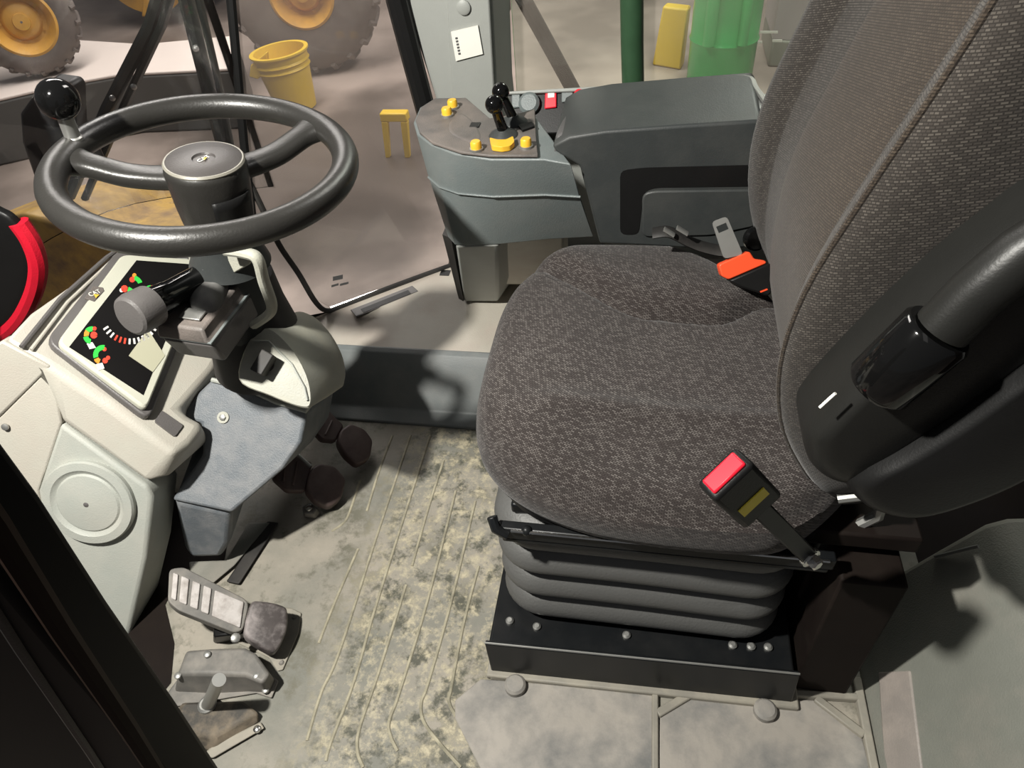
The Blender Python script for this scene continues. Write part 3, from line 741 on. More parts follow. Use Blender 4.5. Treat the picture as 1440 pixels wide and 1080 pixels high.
# pedestal under the console
b = B(); b.loft([[Zp(x, y, .15) for x, y in ((652, 424), (700, 424))] + [Zp(700, 424, .15) + V((.06, .25, 0)), Zp(652, 424, .15) + V((0, .25, 0))],
                 [Zp(x, y, FZ) for x, y in ((640, 347), (700, 345))] + [Zp(700, 345, FZ) + V((.06, .1, 0)), Zp(640, 347, FZ) + V((0, .1, 0))]])
ped = obj('pedestal', b, 'pillar', con, bevel=.006, label='grey steel pedestal under the console')
fy = Zp(652, 424, .15).y
b = B(); o = Yp(672, 362, fy - .006); b.lathe([(.011, 0), (.011, .006), (.007, .010)], o, (0, -1, 0), 6); b.lathe([(.015, -.002), (.015, .003)], o, (0, -1, 0), 20); obj('bolt', b, 'zinc', ped)
b = B(); b.loft([[Zp(x, y, FZ) + V((0, .02, 0)) for x, y in ((688, 344), (790, 340))] + [Zp(790, 340, FZ) + V((0, .12, 0)), Zp(688, 344, FZ) + V((0, .12, 0))],
                 [Zp(x, y, .20) for x, y in ((700, 400), (790, 400))] + [Zp(790, 400, .20) + V((0, .15, 0)), Zp(700, 400, .20) + V((0, .15, 0))]])
obj('skirt', b, 'ledge', con, bevel=.004, label='beige skirt under the console')
b = B(); b.prism([Zp(622, 330, FZ), Zp(634, 335, FZ), Zp(652, 424, .16), Zp(645, 420, .16)], (.0, .10, 0)); obj('edge_strip', b, 'rubber', con, label='black edge strip')

# armrest console
ar = thing('armrest_console', 'black armrest console with padded lid beside the backrest', 'armrest', tuple(Zp(900, 320, .40)))
# lid: tilted slab that rises to the rear
zA, zB = .677, .70
A0 = Zp(781, 216, zA - .02); A1 = Yp(1088, 178, A0.y + .028)
def lidp(px, py, zz): return P(px, py, (A0.x, A0.y, zz), V((-.10, 0, 1)))
lid_out = [(779, 196), (800, 184), (850, 178), (960, 172), (1086, 163), (1075, 140), (1047, 112), (960, 116), (875, 127), (820, 142), (792, 163)]
lo = [lidp(x, y, zA) for x, y in lid_out]
k0 = ctr(lo)
def sc(l, f, dz): return [k0 + (p - k0) * f + V((0, 0, dz)) for p in l]
lo_s = smoothloop(lo, 4)
b = B(); b.loft([sc(lo_s, .99, -.030), sc(lo_s, 1.0, -.022), sc(lo_s, 1.0, -.010), sc(lo_s, .985, -.002), sc(lo_s, .95, .003), sc(lo_s, .85, .005), sc(lo_s, .3, .004)])
obj('lid', b, 'lid', ar, ang=50, label='padded grey armrest lid')
rim_ = [lidp(x, y, zA + .010) for x, y in ((870, 126), (960, 115), (1046, 108), (1088, 160), (1080, 150), (1044, 118), (960, 123))]
b = B(); b.tube(smoothloop([lidp(x, y, zA + .004) for x, y in ((850, 131), (900, 122), (960, 115), (1046, 109), (1064, 126), (1087, 160))], 4, False), .005, 8); obj('lid_edging', b, 'zinc', ar, label='pale lid edging')
# body under the lid
s_top = [(776, 205), (782, 214), (815, 234), (843, 343), (905, 346), (1000, 352), (1066, 348), (1076, 175), (1070, 169), (960, 176), (850, 184), (800, 192)]
yS = A0.y - .006
bd = [Yp(x, y, yS) for x, y in s_top]
b = B(); b.prism(bd, (0, .20, 0)); obj('body', b, 'char', ar, bevel=.010, seg=3)
b = B(); pk = roundpoly([Yp(x, y, yS - .001) for x, y in ((872, 240), (905, 236), (1066, 232), (1066, 262), (920, 264), (905, 270), (898, 330), (872, 330))], .012, 3); b.prism(pk, (0, .004, 0)); obj('recess', b, 'black', ar)
b = B(); pk = roundpoly([Yp(x, y, yS - .004) for x, y in ((903, 274), (918, 269), (1066, 267), (1066, 318), (1000, 332), (903, 334))], .012, 3); b.prism(pk, (0, .006, 0)); obj('door_panel', b, 'char', ar, bevel=.003)

# switch panel on the side wall
yw = 1.46
sp = thing('switch_panel', 'black switch panel with red rockers under the rear side pane', 'switch panel', tuple(Yp(800, 165, yw)))
def S(px, py, k=0): return P(px, py, Yp(800, 150, yw), V((0, -.8, .6))) + V((0, -.8, .6)) * k
b = B(); b.prism([S(*q) for q in ((712, 132), (868, 127), (880, 133), (880, 185), (712, 190))], V((0, .05, -.0375))); obj('panel', b, 'black', sp, bevel=.003)
b = B(); b.prism([S(*q, .012) for q in ((708, 131), (870, 122), (884, 131), (868, 128), (712, 135))], V((0, .05, -.04))); obj('frame_lip', b, 'pillar', sp, bevel=.002, label='light grey lip')
nS = V((0, -.8, .6))
b = B(); b.lathe([(.022, 0), (.022, .012), (.016, .018)], S(745, 147), nS, 28); obj('dial', b, 'console', sp)
def rocker(q, m, lab):
    b = B(); b.prism([S(*p, .006) for p in q], -nS * .008); return obj('rocker', b, m, sp, bevel=.002, label=lab)
r1 = rocker(((767, 130), (783, 128), (783, 152), (766, 154)), 'red', 'red rocker switch')
b = B(); b.prism([S(*p, .0075) for p in ((771, 132), (780, 131), (780, 138), (771, 139))], -nS * .002); obj('symbol', b, 'white', r1)
rocker(((790, 129), (806, 128), (806, 143), (790, 145)), 'console', 'dark rocker switch')
rocker(((720, 133), (732, 132), (732, 152), (720, 153)), 'console', 'dark rocker switch')
b = B(); b.lathe([(.011, 0), (.011, .012), (.006, .014)], S(815, 135), nS, 16); obj('button', b, 'red', sp, label='red round button')
b = B(); b.lathe([(.008, 0), (.008, .01)], S(841, 134), nS, 16); b2 = obj('button', b, 'white', sp, label='white round button')
b = B(); b.lathe([(.016, 0), (.015, .008), (.008, .010)], S(841, 134), nS, 16); obj('bezel', b, 'hubcap', sp)
b = B(); b.prism([S(*p, .012) for p in ((860, 125), (872, 124), (872, 137), (860, 138))], -nS * .012); obj('end_block', b, 'beige2', sp, bevel=.002)
b = B(); b.pillow(smoothloop([Yp(x, y, 1.40) for x, y in ((800, 143), (815, 146), (826, 142), (820, 137), (803, 137))], 3), (0, 0, 1), .02, .006, .3, 3); obj('latch', b, 'zinc', sp)
# ------------------------------------------------------------------ dashboard
O = Zp(78, 492, .5); da = math.radians(40); DN = V((math.sin(da), 0, math.cos(da)))
def D(px, py, k=0.): return P(px, py, O + DN * k, DN)
dash = thing('dashboard', 'beige dashboard with a dark gauge cluster beside the steering column', 'dashboard', (-.85, .75, 0))
k = -.028
L1 = [(0, 478), (38, 438), (100, 395), (165, 356), (260, 338), (345, 340), (352, 420), (300, 520), (252, 575), (262, 584), (284, 594), (281, 606), (270, 622), (246, 640), (150, 568), (70, 515)]
T1 = [D(x, y, k) for x, y in L1]
nm, n0_ = T1[13], T1[15]; nd_ = (nm - n0_); ne = nd_.normalized(); vv = (CAM - nm).normalized(); vp_ = (vv - ne * vv.dot(ne)).normalized(); hn = V((nd_.y, -nd_.x, 0)).normalized()
NN = vp_ * .5 + hn * .5; NN = (NN - ne * NN.dot(ne)).normalized()
NO = nm
def N(px, py, kk=0.): return P(px, py, NO + NN * kk, NN)
L2 = []
low = {13: (207, 682), 14: (146, 637), 15: (84, 592)}
for i, p in enumerate(T1):
    if i in low: q = N(*low[i])
    elif i == 12: q = N(207, 682) + V((.03, .02, 0))
    elif i in (10, 11): q = p + V((-.02, .02, -.06))
    elif i in (6, 7, 8, 9): q = p + V((-.05, .05, -.10))
    else: q = p + V((.02, .06, -.22))
    L2.append(q)
b = B(); b.loft([L2, T1]); obj('shell', b, 'beige', dash, bevel=.012, seg=3, ang=40)
# side panel + speaker panel below
b = B(); b.prism([N(*q, -.004) for q in ((84, 594), (207, 684), (214, 700), (206, 785), (186, 872), (170, 940), (90, 900), (52, 690))], -NN * .10); kick = obj('kick_panel', b, 'beige2', dash, bevel=.008, seg=3, label='grey-green kick panel')
b = B(); b.prism([N(*q, -.003) for q in ((70, 516), (86, 594), (54, 690), (90, 900), (40, 860), (-45, 660), (-45, 625), (3, 583))], -NN * .10); obj('side_panel', b, 'beige', dash, bevel=.003)
wa, wb, wc = T1[0], T1[15], N(3, 583); wn = (wb - wa).cross(wc - wa).normalized(); wn = wn if wn.z > 0 else -wn
b = B(); b.prism([P(*q, wa, wn) for q in ((2, 479), (71, 516), (3, 583), (-45, 628), (-45, 516))], -wn * .03); obj('wing', b, 'beige', dash, bevel=.004)
c = N(126, 706, .0); rx = (N(190, 722) - c).length
b = B(); b.lathe([(rx * 1.0, -.004), (rx * 1.0, .004), (rx * .97, .008), (rx * .80, .009), (rx * .74, .005), (rx * .70, .004), (rx * .66, .007), (rx * .35, .010), (.001, .011)], c, NN, 56, False)
spk = obj('speaker_grille', b, 'beige2', dash, ang=25, label='round speaker grille')
b = B(); b.lathe([(.006, 0), (.003, .002)], c + NN * .010, NN, 16); obj('speaker_badge', b, 'hubcap', spk)
b = B()
for a0, a1, rr in ((200, 320, .52), (190, 330, .62)):
    b.tube([c + NN * .0095 + ((N(140, 706) - N(126, 706)).normalized() * math.cos(math.radians(a)) + V((0, 0, 1)) * math.sin(math.radians(a))) * rx * rr for a in range(a0, a1, 8)], .0018, 6)
obj('speaker_ring', b, 'cowl', spk)
b = B(); b.lathe([(.006, 0), (.006, .003), (.003, .004)], N(8, 600, .0), NN, 12); obj('screw', b, 'zinc', dash)
# switch pocket near the lower edge
b = B(); b.prism(roundpoly([D(*q, k + .0035) for q in ((228, 577), (258, 598), (246, 614), (217, 592))], .004, 3), -DN * .008); obj('switch_blank', b, 'hubcap', dash, label='dark grey blanking plate')
# raised bezel of the cluster
bz = [(58, 484), (163, 358), (282, 366), (205, 590), (190, 588)]
ob = roundpoly([D(*q, k) for q in ((62, 486), (164, 357), (300, 365), (206, 597))], .02, 4)
b = B(); b.loft([ob, [p + DN * .016 for p in ob]]); obj('cluster_base', b, 'hubcap', dash, bevel=.003, label='dark grey cluster surround')
ib = roundpoly([D(*q, -.010) for q in ((78, 487), (170, 362), (290, 370), (203, 581))], .014, 4)
kb = ctr(ib)
b = B(); b.loft([ib, [p + DN * .008 for p in ib], [kb + (p - kb) * .975 + DN * .012 for p in ib]]); bz_ = obj('cluster_bezel', b, 'bezel', dash, bevel=.001, label='pale cluster bezel')
ib2 = [D(*q, .0022) for q in ((97, 488), (192, 366), (276, 372), (202, 556))]
b = B(); b.prism(ib2, -DN * .003); disp = obj('display', b, 'display', dash, label='black gauge display')
def G(px, py): return D(px, py, .003)
# light trim strips along the bezel's far edge
b = B(); b.tube([D(*q, k + .006) for q in ((30, 488), (85, 420), (150, 362), (175, 345))], .004, 8); obj('bead', b, 'hubcap', dash)
b = B(); b.tube([D(*q, k + .004) for q in ((44, 492), (95, 425), (158, 366))], .003, 8); obj('bead', b, 'beige', dash)
b = B(); b.prism([D(*q, -.008) for q in ((240, 366), (262, 366), (270, 378), (250, 384))], DN * .006); obj('corner_plate', b, 'pillar', dash)
def arc(cx, cy, r0, r1, a0, a1, m, nm_, n=10):
    b = B(); top = []; 
    pts = [(math.radians(a0 + (a1 - a0) * t / n)) for t in range(n + 1)]
    out = [G(cx + r1 * math.cos(a), cy - r1 * math.sin(a)) for a in pts] + [G(cx + r0 * math.cos(a), cy - r0 * math.sin(a)) for a in pts[::-1]]
    b.prism(out, -DN * .0006); obj(nm_, b, m, disp, smooth=False)
arc(186, 402, 9, 15, 20, 75, 'green', 'gauge_arc'); arc(186, 393, 0, 4, 0, 350, 'redmark', 'gauge_spot'); arc(189, 387, 0, 3, 0, 350, 'orangemark', 'gauge_spot')
arc(177, 418, 8, 15, 25, 75, 'green', 'gauge_arc'); arc(175, 406, 0, 5, 0, 350, 'redmark', 'gauge_spot'); arc(171, 408, 0, 3, 0, 350, 'whitemark', 'gauge_spot')
arc(212, 413, 5, 12, 90, 190, 'green', 'gauge_arc'); arc(214, 404, 0, 3, 0, 350, 'redmark', 'gauge_spot')
arc(129, 471, 5, 12, 80, 140, 'green', 'gauge_arc'); arc(130, 471, 5, 12, 140, 190, 'orangemark', 'gauge_arc'); arc(129, 472, 5, 12, 190, 260, 'green', 'gauge_arc'); arc(132, 471, 0, 5, 0, 350, 'redmark', 'gauge_spot'); arc(133, 462, 0, 3, 0, 350, 'redmark', 'gauge_spot')
arc(145, 499, 7, 14, 80, 200, 'green', 'gauge_arc'); arc(144, 500, 6, 13, 205, 245, 'orangemark', 'gauge_arc'); arc(148, 507, 0, 4, 0, 350, 'redmark', 'gauge_spot'); arc(147, 491, 0, 3, 0, 350, 'redmark', 'gauge_spot'); arc(152, 503, 0, 3, 0, 350, 'redmark', 'gauge_spot')
def mark(pts, m, nm_): 
    b = B(); b.prism([G(*p) for p in pts], -DN * .0006); obj(nm_, b, m, disp, smooth=False)
mark([(122, 483), (130, 481), (135, 489), (126, 491)], 'whitemark', 'gauge_symbol'); mark([(135, 512), (144, 510), (147, 518), (138, 521)], 'whitemark', 'gauge_symbol')
for i in range(13):
    a = math.radians(212 + i * 9.5); cx, cy, r = 183, 440, 40
    x, y = cx + r * math.cos(a), cy - r * math.sin(a); dx, dy = math.cos(a) * 4, -math.sin(a) * 4; nx, ny = -dy * .35, dx * .35
    mark([(x - dx - nx, y - dy - ny), (x + dx - nx, y + dy - ny), (x + dx + nx, y + dy + ny), (x - dx + nx, y - dy + ny)], 'redmark' if 3 <= i <= 5 else 'whitemark', 'gauge_tick')
mark([(181, 500), (208, 463), (232, 500), (215, 523)], 'lcd', 'small_screen')
# maker's badge on the bezel
b = B(); b.prism([D(*q, .003) for q in ((119, 419), (131, 402), (145, 404), (147, 409), (133, 424))], -DN * .004); bd_ = obj('badge', b, 'console_top', bz_, bevel=.001)
bn = D(133, 412, .0036)
text('badge_lettering', 'CAT', .011, bn, DN, V((-1, .3, 0)), 'white', bd_)
b = B(); q = D(134, 415, .0044); ux = V((0, 1, 0)); uy = V((-math.cos(da), 0, math.sin(da)))
b.prism([q - ux * .005 - uy * .004, q + ux * .005 - uy * .004, q + uy * .003], DN * .0005); obj('badge_triangle', b, 'yellow', bd_, smooth=False)

# ------------------------------------------------------------------ steering column
col = thing('steering_column', 'slate grey steering column with rounded cowl and black tilt knob', 'steering column', (-.6, .8, 0))
fo = Zp(240, 704, .20); fn = V((.12, -.66, .74)).normalized()
def Fp(px, py, kk=0.): return P(px, py, fo + fn * kk, fn)
F1 = [(240, 704), (325, 722), (398, 660), (424, 622), (432, 578), (300, 532), (245, 585), (282, 596), (284, 640)]
a_ = [Fp(*q) for q in F1]
b = B(); b.prism(a_, (-.03, .16, -.10)); obj('lower_cover', b, 'slate', col, bevel=.007, seg=3)
vo = fo + V((0, .004, -.004)); vn = V((.05, -1, .12))
F2 = [(243, 703), (325, 721), (323, 765), (312, 785), (268, 786), (258, 772)]
b = B(); b.prism([P(*q, vo, vn) for q in F2], (-.0, .16, .05)); obj('foot_cover', b, 'slate', col, bevel=.012, seg=3)
o = Fp(314, 587, .001); b = B(); b.lathe([(.011, -.001), (.011, .002)], o, fn, 20); wsh = obj('washer', b, 'cowl', col); b = B(); b.lathe([(.006, 0), (.006, .005), (.004, .006)], o, fn, 6); obj('screw', b, 'zinc', wsh)
# cowl
bo = Zp(395, 520, .44); bnr = V((.20, -.62, .76)).normalized()
def C(px, py, kk=0.): return P(px, py, bo + bnr * kk, bnr)
fac = smoothloop([C(*q) for q in ((336, 532), (353, 474), (378, 462), (410, 490), (432, 530), (437, 566), (424, 572), (380, 556))], 5)
kc = ctr(fac)
def grow(l, f, d): return [kc + (p - kc) * f + d for p in l]
bk2 = V((.0, .115, -.06))
b = B(); b.loft([grow(fac, .95, bk2 * 1.15), grow(fac, 1.06, bk2), grow(fac, 1.06, bk2 * .5), grow(fac, 1.02, -bnr * .004), grow(fac, .98, V((0, 0, 0))), grow(fac, .5, bnr * .002)])
obj('cowl', b, 'cowl', col, ang=45, label='dusty grey-beige rounded cowl')
b = B(); b.tube([C(*q, .003) for q in ((355, 479), (378, 480), (410, 512), (428, 545), (432, 563))] , .002, 6); obj('cowl_ridge', b, 'beige2', col)
b = B(); b.tube([Fp(298, 534, .004), Fp(345, 546, .004), Fp(390, 566, .004), Fp(430, 578, .004), Fp(444, 560, .004), Fp(462, 515, .004)], .0045, 8); obj('cowl_seam', b, 'beige2', col, label='pale seam below the cowl')
kb_ = C(376, 513, .0); kt = kb_ + bnr * .028 + V((.0, 0, 0))
b = B(); b.lathe([(.012, 0), (.012, .004)], kb_, bnr, 20)
u_, v_, w_ = frame(bnr)
kd = (C(390, 492) - C(372, 522)).normalized(); ks = kd.cross(bnr)
b.loft([[kb_ + bnr * .004 + kd * sx * .018 + ks * sy * .010 for sx, sy in ((-1, -1), (1, -1), (1, 1), (-1, 1))], [kb_ + bnr * .032 + kd * sx * .019 + ks * sy * .011 for sx, sy in ((-1, -1), (1, -1), (1, 1), (-1, 1))]])
obj('tilt_knob', b, 'rubber', col, bevel=.003, seg=2, label='black tilt lock knob')
b = B(); b.lathe([(.004, -.0), (.003, .001)], C(362, 513, .001), bnr, 12); obj('knob_hole', b, 'black', col)
# pale bracket arm and dark boot up to the wheel
b = B(); b.tube(smoothloop([Yp(318, 352, .80), Yp(345, 356, .79), Yp(362, 364, .785), Yp(371, 395, .785), Yp(382, 428, .79), Yp(378, 442, .79), Yp(358, 456, .80)], 5, False), .0095, 10, flat=.8); obj('bracket_arm', b, 'cowl', col, label='pale bent bracket arm')
b = B(); b.prism([Yp(262, 352, .83), Yp(345, 352, .81), Yp(352, 372, .81), Yp(330, 385, .81), Yp(268, 380, .83)], (0, .015, 0)); obj('bracket_plate', b, 'cowl', col, bevel=.003)
# switch housing: two tiers with a rubber-booted rocker
tz = .585
lid4 = [Zp(*q, tz) for q in ((213, 457), (284, 467), (354, 378), (292, 370))]
kl = ctr(lid4)
low4 = [kl + (p - kl) * 1.04 + V((.004, .004, -.026)) for p in lid4]; bot4 = [kl + (p - kl) * .97 + V((.006, .012, -.07)) for p in lid4]
b = B(); b.loft([bot4, low4]); sw = obj('switch_housing', b, 'hubcap', col, bevel=.006, seg=3)
b = B(); b.loft([[p + V((0, 0, .0006)) for p in low4], [kl + (p - kl) * 1.0 + V((0, 0, -.02)) for p in lid4], [kl + (p - kl) * .93 for p in lid4]]); obj('switch_lid', b, 'console_top', sw, bevel=.004, seg=2)
b = B(); b.loft([[p + V((0, 0, .001)) for p in low4], [p + V((0, 0, .005)) for p in [kl + (q - kl) * 1.005 for q in low4]]]); obj('switch_seam', b, 'console', sw, bevel=.001)
rp = smoothloop([Zp(*q, tz + .001) for q in ((268, 430), (285, 440), (308, 432), (322, 400), (318, 378), (292, 378), (276, 400))], 4)
b = B(); b.pillow(rp, (0, 0, 1), .002, .019, .55, 6); obj('rocker_boot', b, 'boot', sw, ang=50, label='worn grey rubber rocker boot')
b = B(); b.prism([Zp(*q, tz + .0015) for q in ((252, 448), (281, 452), (292, 438), (262, 434))], (0, 0, .003)); obj('rocker_plate', b, 'zinc', sw, bevel=.001)
# stalk with big round knob
S0 = Zp(270, 398, .602); K0 = Yp(181, 446, S0.y - .115)
ax = (K0 - S0).normalized(); Ls = (K0 - S0).length
b = B(); b.lathe([(.021, -.03), (.021, Ls - .075), (.0225, Ls - .07), (.024, Ls - .045)], S0, ax, 28); stk = obj('stalk', b, 'gloss', col, label='black signal stalk')
b = B(); b.lathe([(.022, Ls - .045), (.030, Ls - .040), (.031, Ls - .012), (.029, Ls - .003), (.025, Ls), (.002, Ls + .001)], S0, ax, 36); obj('stalk_knob', b, 'hubcap', stk, ang=30, label='ribbed dark grey knob')
# column tube to the wheel hub
HC = V((-.61, .858, .765)); tl = .13; WN = V((math.sin(tl), 0, math.cos(tl)))
b = B(); b.lathe([(.050, -.34), (.050, -.24), (.046, -.168)], HC, WN, 28); obj('column_tube', b, 'char', col)
b = B(); b.lathe([(.085, -.40), (.078, -.33), (.060, -.26), (.050, -.20)], HC + V((.0, .02, 0)), WN, 28); obj('column_boot', b, 'rubber', col)

# ------------------------------------------------------------------ steering wheel
sw_ = thing('steering_wheel', 'black two-spoke steering wheel with a spinner knob', 'steering wheel', tuple(HC))
R = .1945; rr = .0192
ua = V((WN.z, 0, -WN.x)); va = WN.cross(ua)
def onrim(px, py):
    p = P(px, py, HC, WN) - HC; return math.atan2(p.dot(va), p.dot(ua))
def rimp(a, r=R, h=0.): return HC + ua * math.cos(a) * r + va * math.sin(a) * r + WN * h
b = B(); b.tube([rimp(2 * math.pi * k / 96) for k in range(96)], rr, 18, closed=True); obj('rim', b, 'rim', sw_, ang=80)
aL = onrim(88, 222); aR = onrim(440, 178)
def spoke(a, nm_):
    b = B()
    path = [(.197, .0), (.180, -.004), (.150, -.013), (.115, -.022), (.08, -.024), (.045, -.022)]
    loops = []
    for (r, h) in smoothloop([V((r, h, 0)) for r, h in path], 4, False) and [(p.x, p.y) for p in smoothloop([V((r, h, 0)) for r, h in path], 4, False)]:
        t = V((0, 0, 0)); w = .0205 + .020 * max(0, (r - .160) / .037) ** 1.6 + .004 * max(0, (.09 - r) / .05); th = .0135 + .003 * max(0, (r - .17) / .03)
        c_ = HC + (ua * math.cos(a) + va * math.sin(a)) * r + WN * h; sd_ = -ua * math.sin(a) + va * math.cos(a)
        loops.append([c_ + sd_ * w * math.copysign(abs(math.cos(q)) ** .7, math.cos(q)) + WN * th * math.copysign(abs(math.sin(q)) ** .7, math.sin(q)) for q in [2 * math.pi * k / 20 for k in range(20)]])
    b.loft(loops); obj(nm_, b, 'rim', sw_, ang=60)
spoke(aL, 'spoke'); spoke(aR, 'spoke')
b = B(); b.lathe([(.040, -.085), (.051, -.082), (.054, -.055), (.056, -.025), (.057, -.004), (.055, .004), (.052, .006)], HC, WN, 48); hub = obj('hub', b, 'rim', sw_, ang=50)
b = B(); b.lathe([(.0535, .004), (.0535, .007), (.050, .010), (.016, .0108), (.0145, .0085), (.0005, .0085)], HC, WN, 48); cap = obj('hub_cap', b, 'capgrey', sw_, ang=40)
b = B(); b.lathe([(.0545, .004), (.0555, .0065), (.0535, .009), (.0515, .009)], HC, WN, 48, False); obj('hub_ring', b, 'ringgrey', hub, label='pale ring around the hub cap')
eo = HC + WN * .0092
text('hub_lettering', 'CAT', .0105, eo, WN, V((-1, .35, 0)), 'white', cap)
b = B(); q = eo + V((.002, -.001, .0006)); b.prism([q + va * -.004 + ua * .002, q + va * .004 + ua * .002, q - ua * .003], WN * .0005); obj('hub_triangle', b, 'yellow', cap, smooth=False)
# skirt under the hub with a dark notch on the driver's side
b = B(); b.lathe([(.049, -.082), (.046, -.10), (.050, -.13), (.062, -.165)], HC, WN, 40); obj('hub_skirt', b, 'char', sw_, ang=50)
an = onrim(400, 300); b = B(); loops = []
for r, h in ((.0565, -.030), (.0555, -.045), (.0545, -.062), (.0530, -.078), (.0505, -.088)):
    loops.append([HC + ua * math.cos(an + t) * r + va * math.sin(an + t) * r + WN * h for t in [(-.55 + .11 * k) * (1 if h > -.09 else .8) for k in range(11)]])
b.loft(loops, False, False, closed=False); nt_ = obj('hub_notch', b, 'black', hub, label='dark notch in the hub'); nt_.modifiers.new('t', 'SOLIDIFY').thickness = .003
# spinner knob
kp = rimp(onrim(110, 208), R - .003, .012)
b = B(); b.lathe([(.0125, 0), (.0125, .004), (.0105, .006), (.0105, .036), (.012, .040)], kp, WN, 24); sh = obj('spinner_shank', b, 'zinc', sw_, label='bright steel spinner shank')
kball = Yp(101, 160, kp.y - .004)
b = B(); b.sphere(kp + WN * .058, .0275, 40); obj('spinner_ball', b, 'gloss', sw_, label='glossy black spinner ball')
# ------------------------------------------------------------------ pedals and floor hardware
def slab(name, pts, z0, z1, m, parent, bevel=.004, seg=2, label=None):
    b = B(); b.loft([[Zp(x, y, z0) for x, y in pts] , [Zp(x, y, z1) for x, y in pts]])
    return obj(name, b, m, parent, bevel=bevel, seg=seg, label=label)
bp = thing('brake_pedal', 'worn pale brake pedal with ribbed tread and dark toe pad', 'pedal', tuple(Zp(320, 880, 0)))
# tread plane tilted towards the seat
po = Zp(345, 870, .075); pn = V((.45, -.12, .88)).normalized()
def Q(px, py, kk=0.): return P(px, py, po + pn * kk, pn)
body = [Q(*q) for q in ((238, 800), (258, 797), (345, 842), (350, 850), (342, 886), (330, 890), (250, 858), (236, 845))]
b = B(); b.prism(roundpoly(body, .008, 3), -pn * .022); bdy = obj('tread', b, 'link', bp, bevel=.005, seg=3)
def E0(t): return 242 + (347 - 242) * t, 799 + (843 - 799) * t
def E1(t): return 238 + (340 - 238) * t, 846 + (890 - 846) * t
for ta, tb in ((.02, .09), (.13, .235), (.28, .385), (.43, .535), (.58, .97)):
    lp = []
    for (fx, t) in ((E0, ta), (E0, tb), (E1, tb), (E1, ta)):
        lp.append(fx(t))
    m_ = [((lp[0][0] * .9 + lp[3][0] * .1), (lp[0][1] * .9 + lp[3][1] * .1)), ((lp[1][0] * .9 + lp[2][0] * .1), (lp[1][1] * .9 + lp[2][1] * .1)), ((lp[1][0] * .12 + lp[2][0] * .88), (lp[1][1] * .12 + lp[2][1] * .88)), ((lp[0][0] * .12 + lp[3][0] * .88), (lp[0][1] * .12 + lp[3][1] * .88))]
    b = B(); b.prism(roundpoly([Q(*q, .003) for q in m_], .002, 2), -pn * .004); obj('tread_bar', b, 'bar', bdy, bevel=.0012)
pad = [Q(*q, .004) for q in ((352, 850), (366, 846), (396, 852), (404, 862), (402, 890), (388, 916), (372, 914), (346, 896), (344, 880))]
b = B(); b.pillow(smoothloop(pad, 4), pn, .02, .007, .18, 4); obj('toe_pad', b, 'pedalgrip', bp, ang=60, label='dark worn toe pad')
b = B(); b.lathe([(.008, 0), (.008, .008), (.005, .010)], Q(331, 898, -.01), pn, 12); obj('bolt', b, 'zinc', bp)
b = B(); b.loft([[Zp(*q, .0) for q in ((300, 880), (345, 870), (345, 900), (300, 905))], [Zp(*q, .05) for q in ((300, 872), (345, 866), (345, 890), (300, 896))]]); obj('pivot', b, 'black', bp, bevel=.004)
slab('mounting_plate', [(330, 850), (410, 855), (424, 862), (420, 890), (398, 942), (390, 944), (378, 925), (335, 905)], .0005, .004, 'platebar', bp, .002)
for q in ((414, 868), (396, 932)):
    b = B(); b.lathe([(.005, 0), (.003, .003)], Zp(*q, .004), (0, 0, 1), 12); obj('screw', b, 'link', bp)

lk = thing('pedal_linkage', 'dusty grey linkage housing with bolts below the brake pedal', 'linkage', tuple(Zp(315, 950, 0)))
hp = [(245, 958), (258, 912), (300, 910), (345, 908), (362, 918), (386, 950), (378, 972), (350, 965), (300, 966)]
b = B(); lo_ = [Zp(*q, .0) for q in ((244, 975), (262, 935), (302, 932), (348, 930), (368, 942), (388, 955), (380, 975), (350, 975), (300, 978))]
hi_ = [Zp(*q, .055) for q in ((250, 948), (262, 914), (300, 911), (345, 910), (360, 918), (380, 948), (368, 962), (345, 950), (300, 948))]
b.loft([lo_, hi_]); hs = obj('housing', b, 'link', lk, bevel=.006, seg=3)
for q, z in (((292, 921), .057), ((251, 951), .05), ((361, 951), .05), ((374, 971), .012)):
    b = B(); b.lathe([(.006, 0), (.006, .004), (.003, .006)], Zp(*q, z), (0, 0, 1), 12); obj('bolt', b, 'zinc', lk)
slab('base_flange', [(235, 975), (250, 955), (385, 952), (392, 958), (382, 982), (360, 975), (300, 985), (240, 995)], .001, .006, 'link', lk, .002)

bl = thing('hinge_block', 'dirty black block with a bright pin in front of the linkage housing', 'bracket', tuple(Zp(315, 1010, 0)))
b = B(); b.loft([[Zp(*q, .0) for q in ((250, 999), (345, 997), (368, 1016), (300, 1062), (235, 1040))], [Zp(*q, .022) for q in ((256, 986), (342, 984), (364, 1000), (300, 1035), (240, 1022))]]); obj('block', b, 'dirtblock', bl, bevel=.006)
b = B(); p0 = Zp(292, 992, .022); p1 = Yp(308, 956, p0.y - .002)
b.tube([p0, p0.lerp(p1, .5), p1], .0105, 18); b.lathe([(.015, 0), (.015, .005), (.011, .008)], p0, (0, 0, 1), 20); obj('pin', b, 'zinc', bl, label='bright steel pin')
slab('flange', [(300, 1048), (366, 1015), (372, 1024), (300, 1066), (280, 1066)], .0005, .008, 'platebar', bl, .002)
b = B(); b.lathe([(.006, 0), (.006, .004), (.003, .006)], Zp(362, 1026, .008), (0, 0, 1), 12); obj('bolt', b, 'chrome', bl)

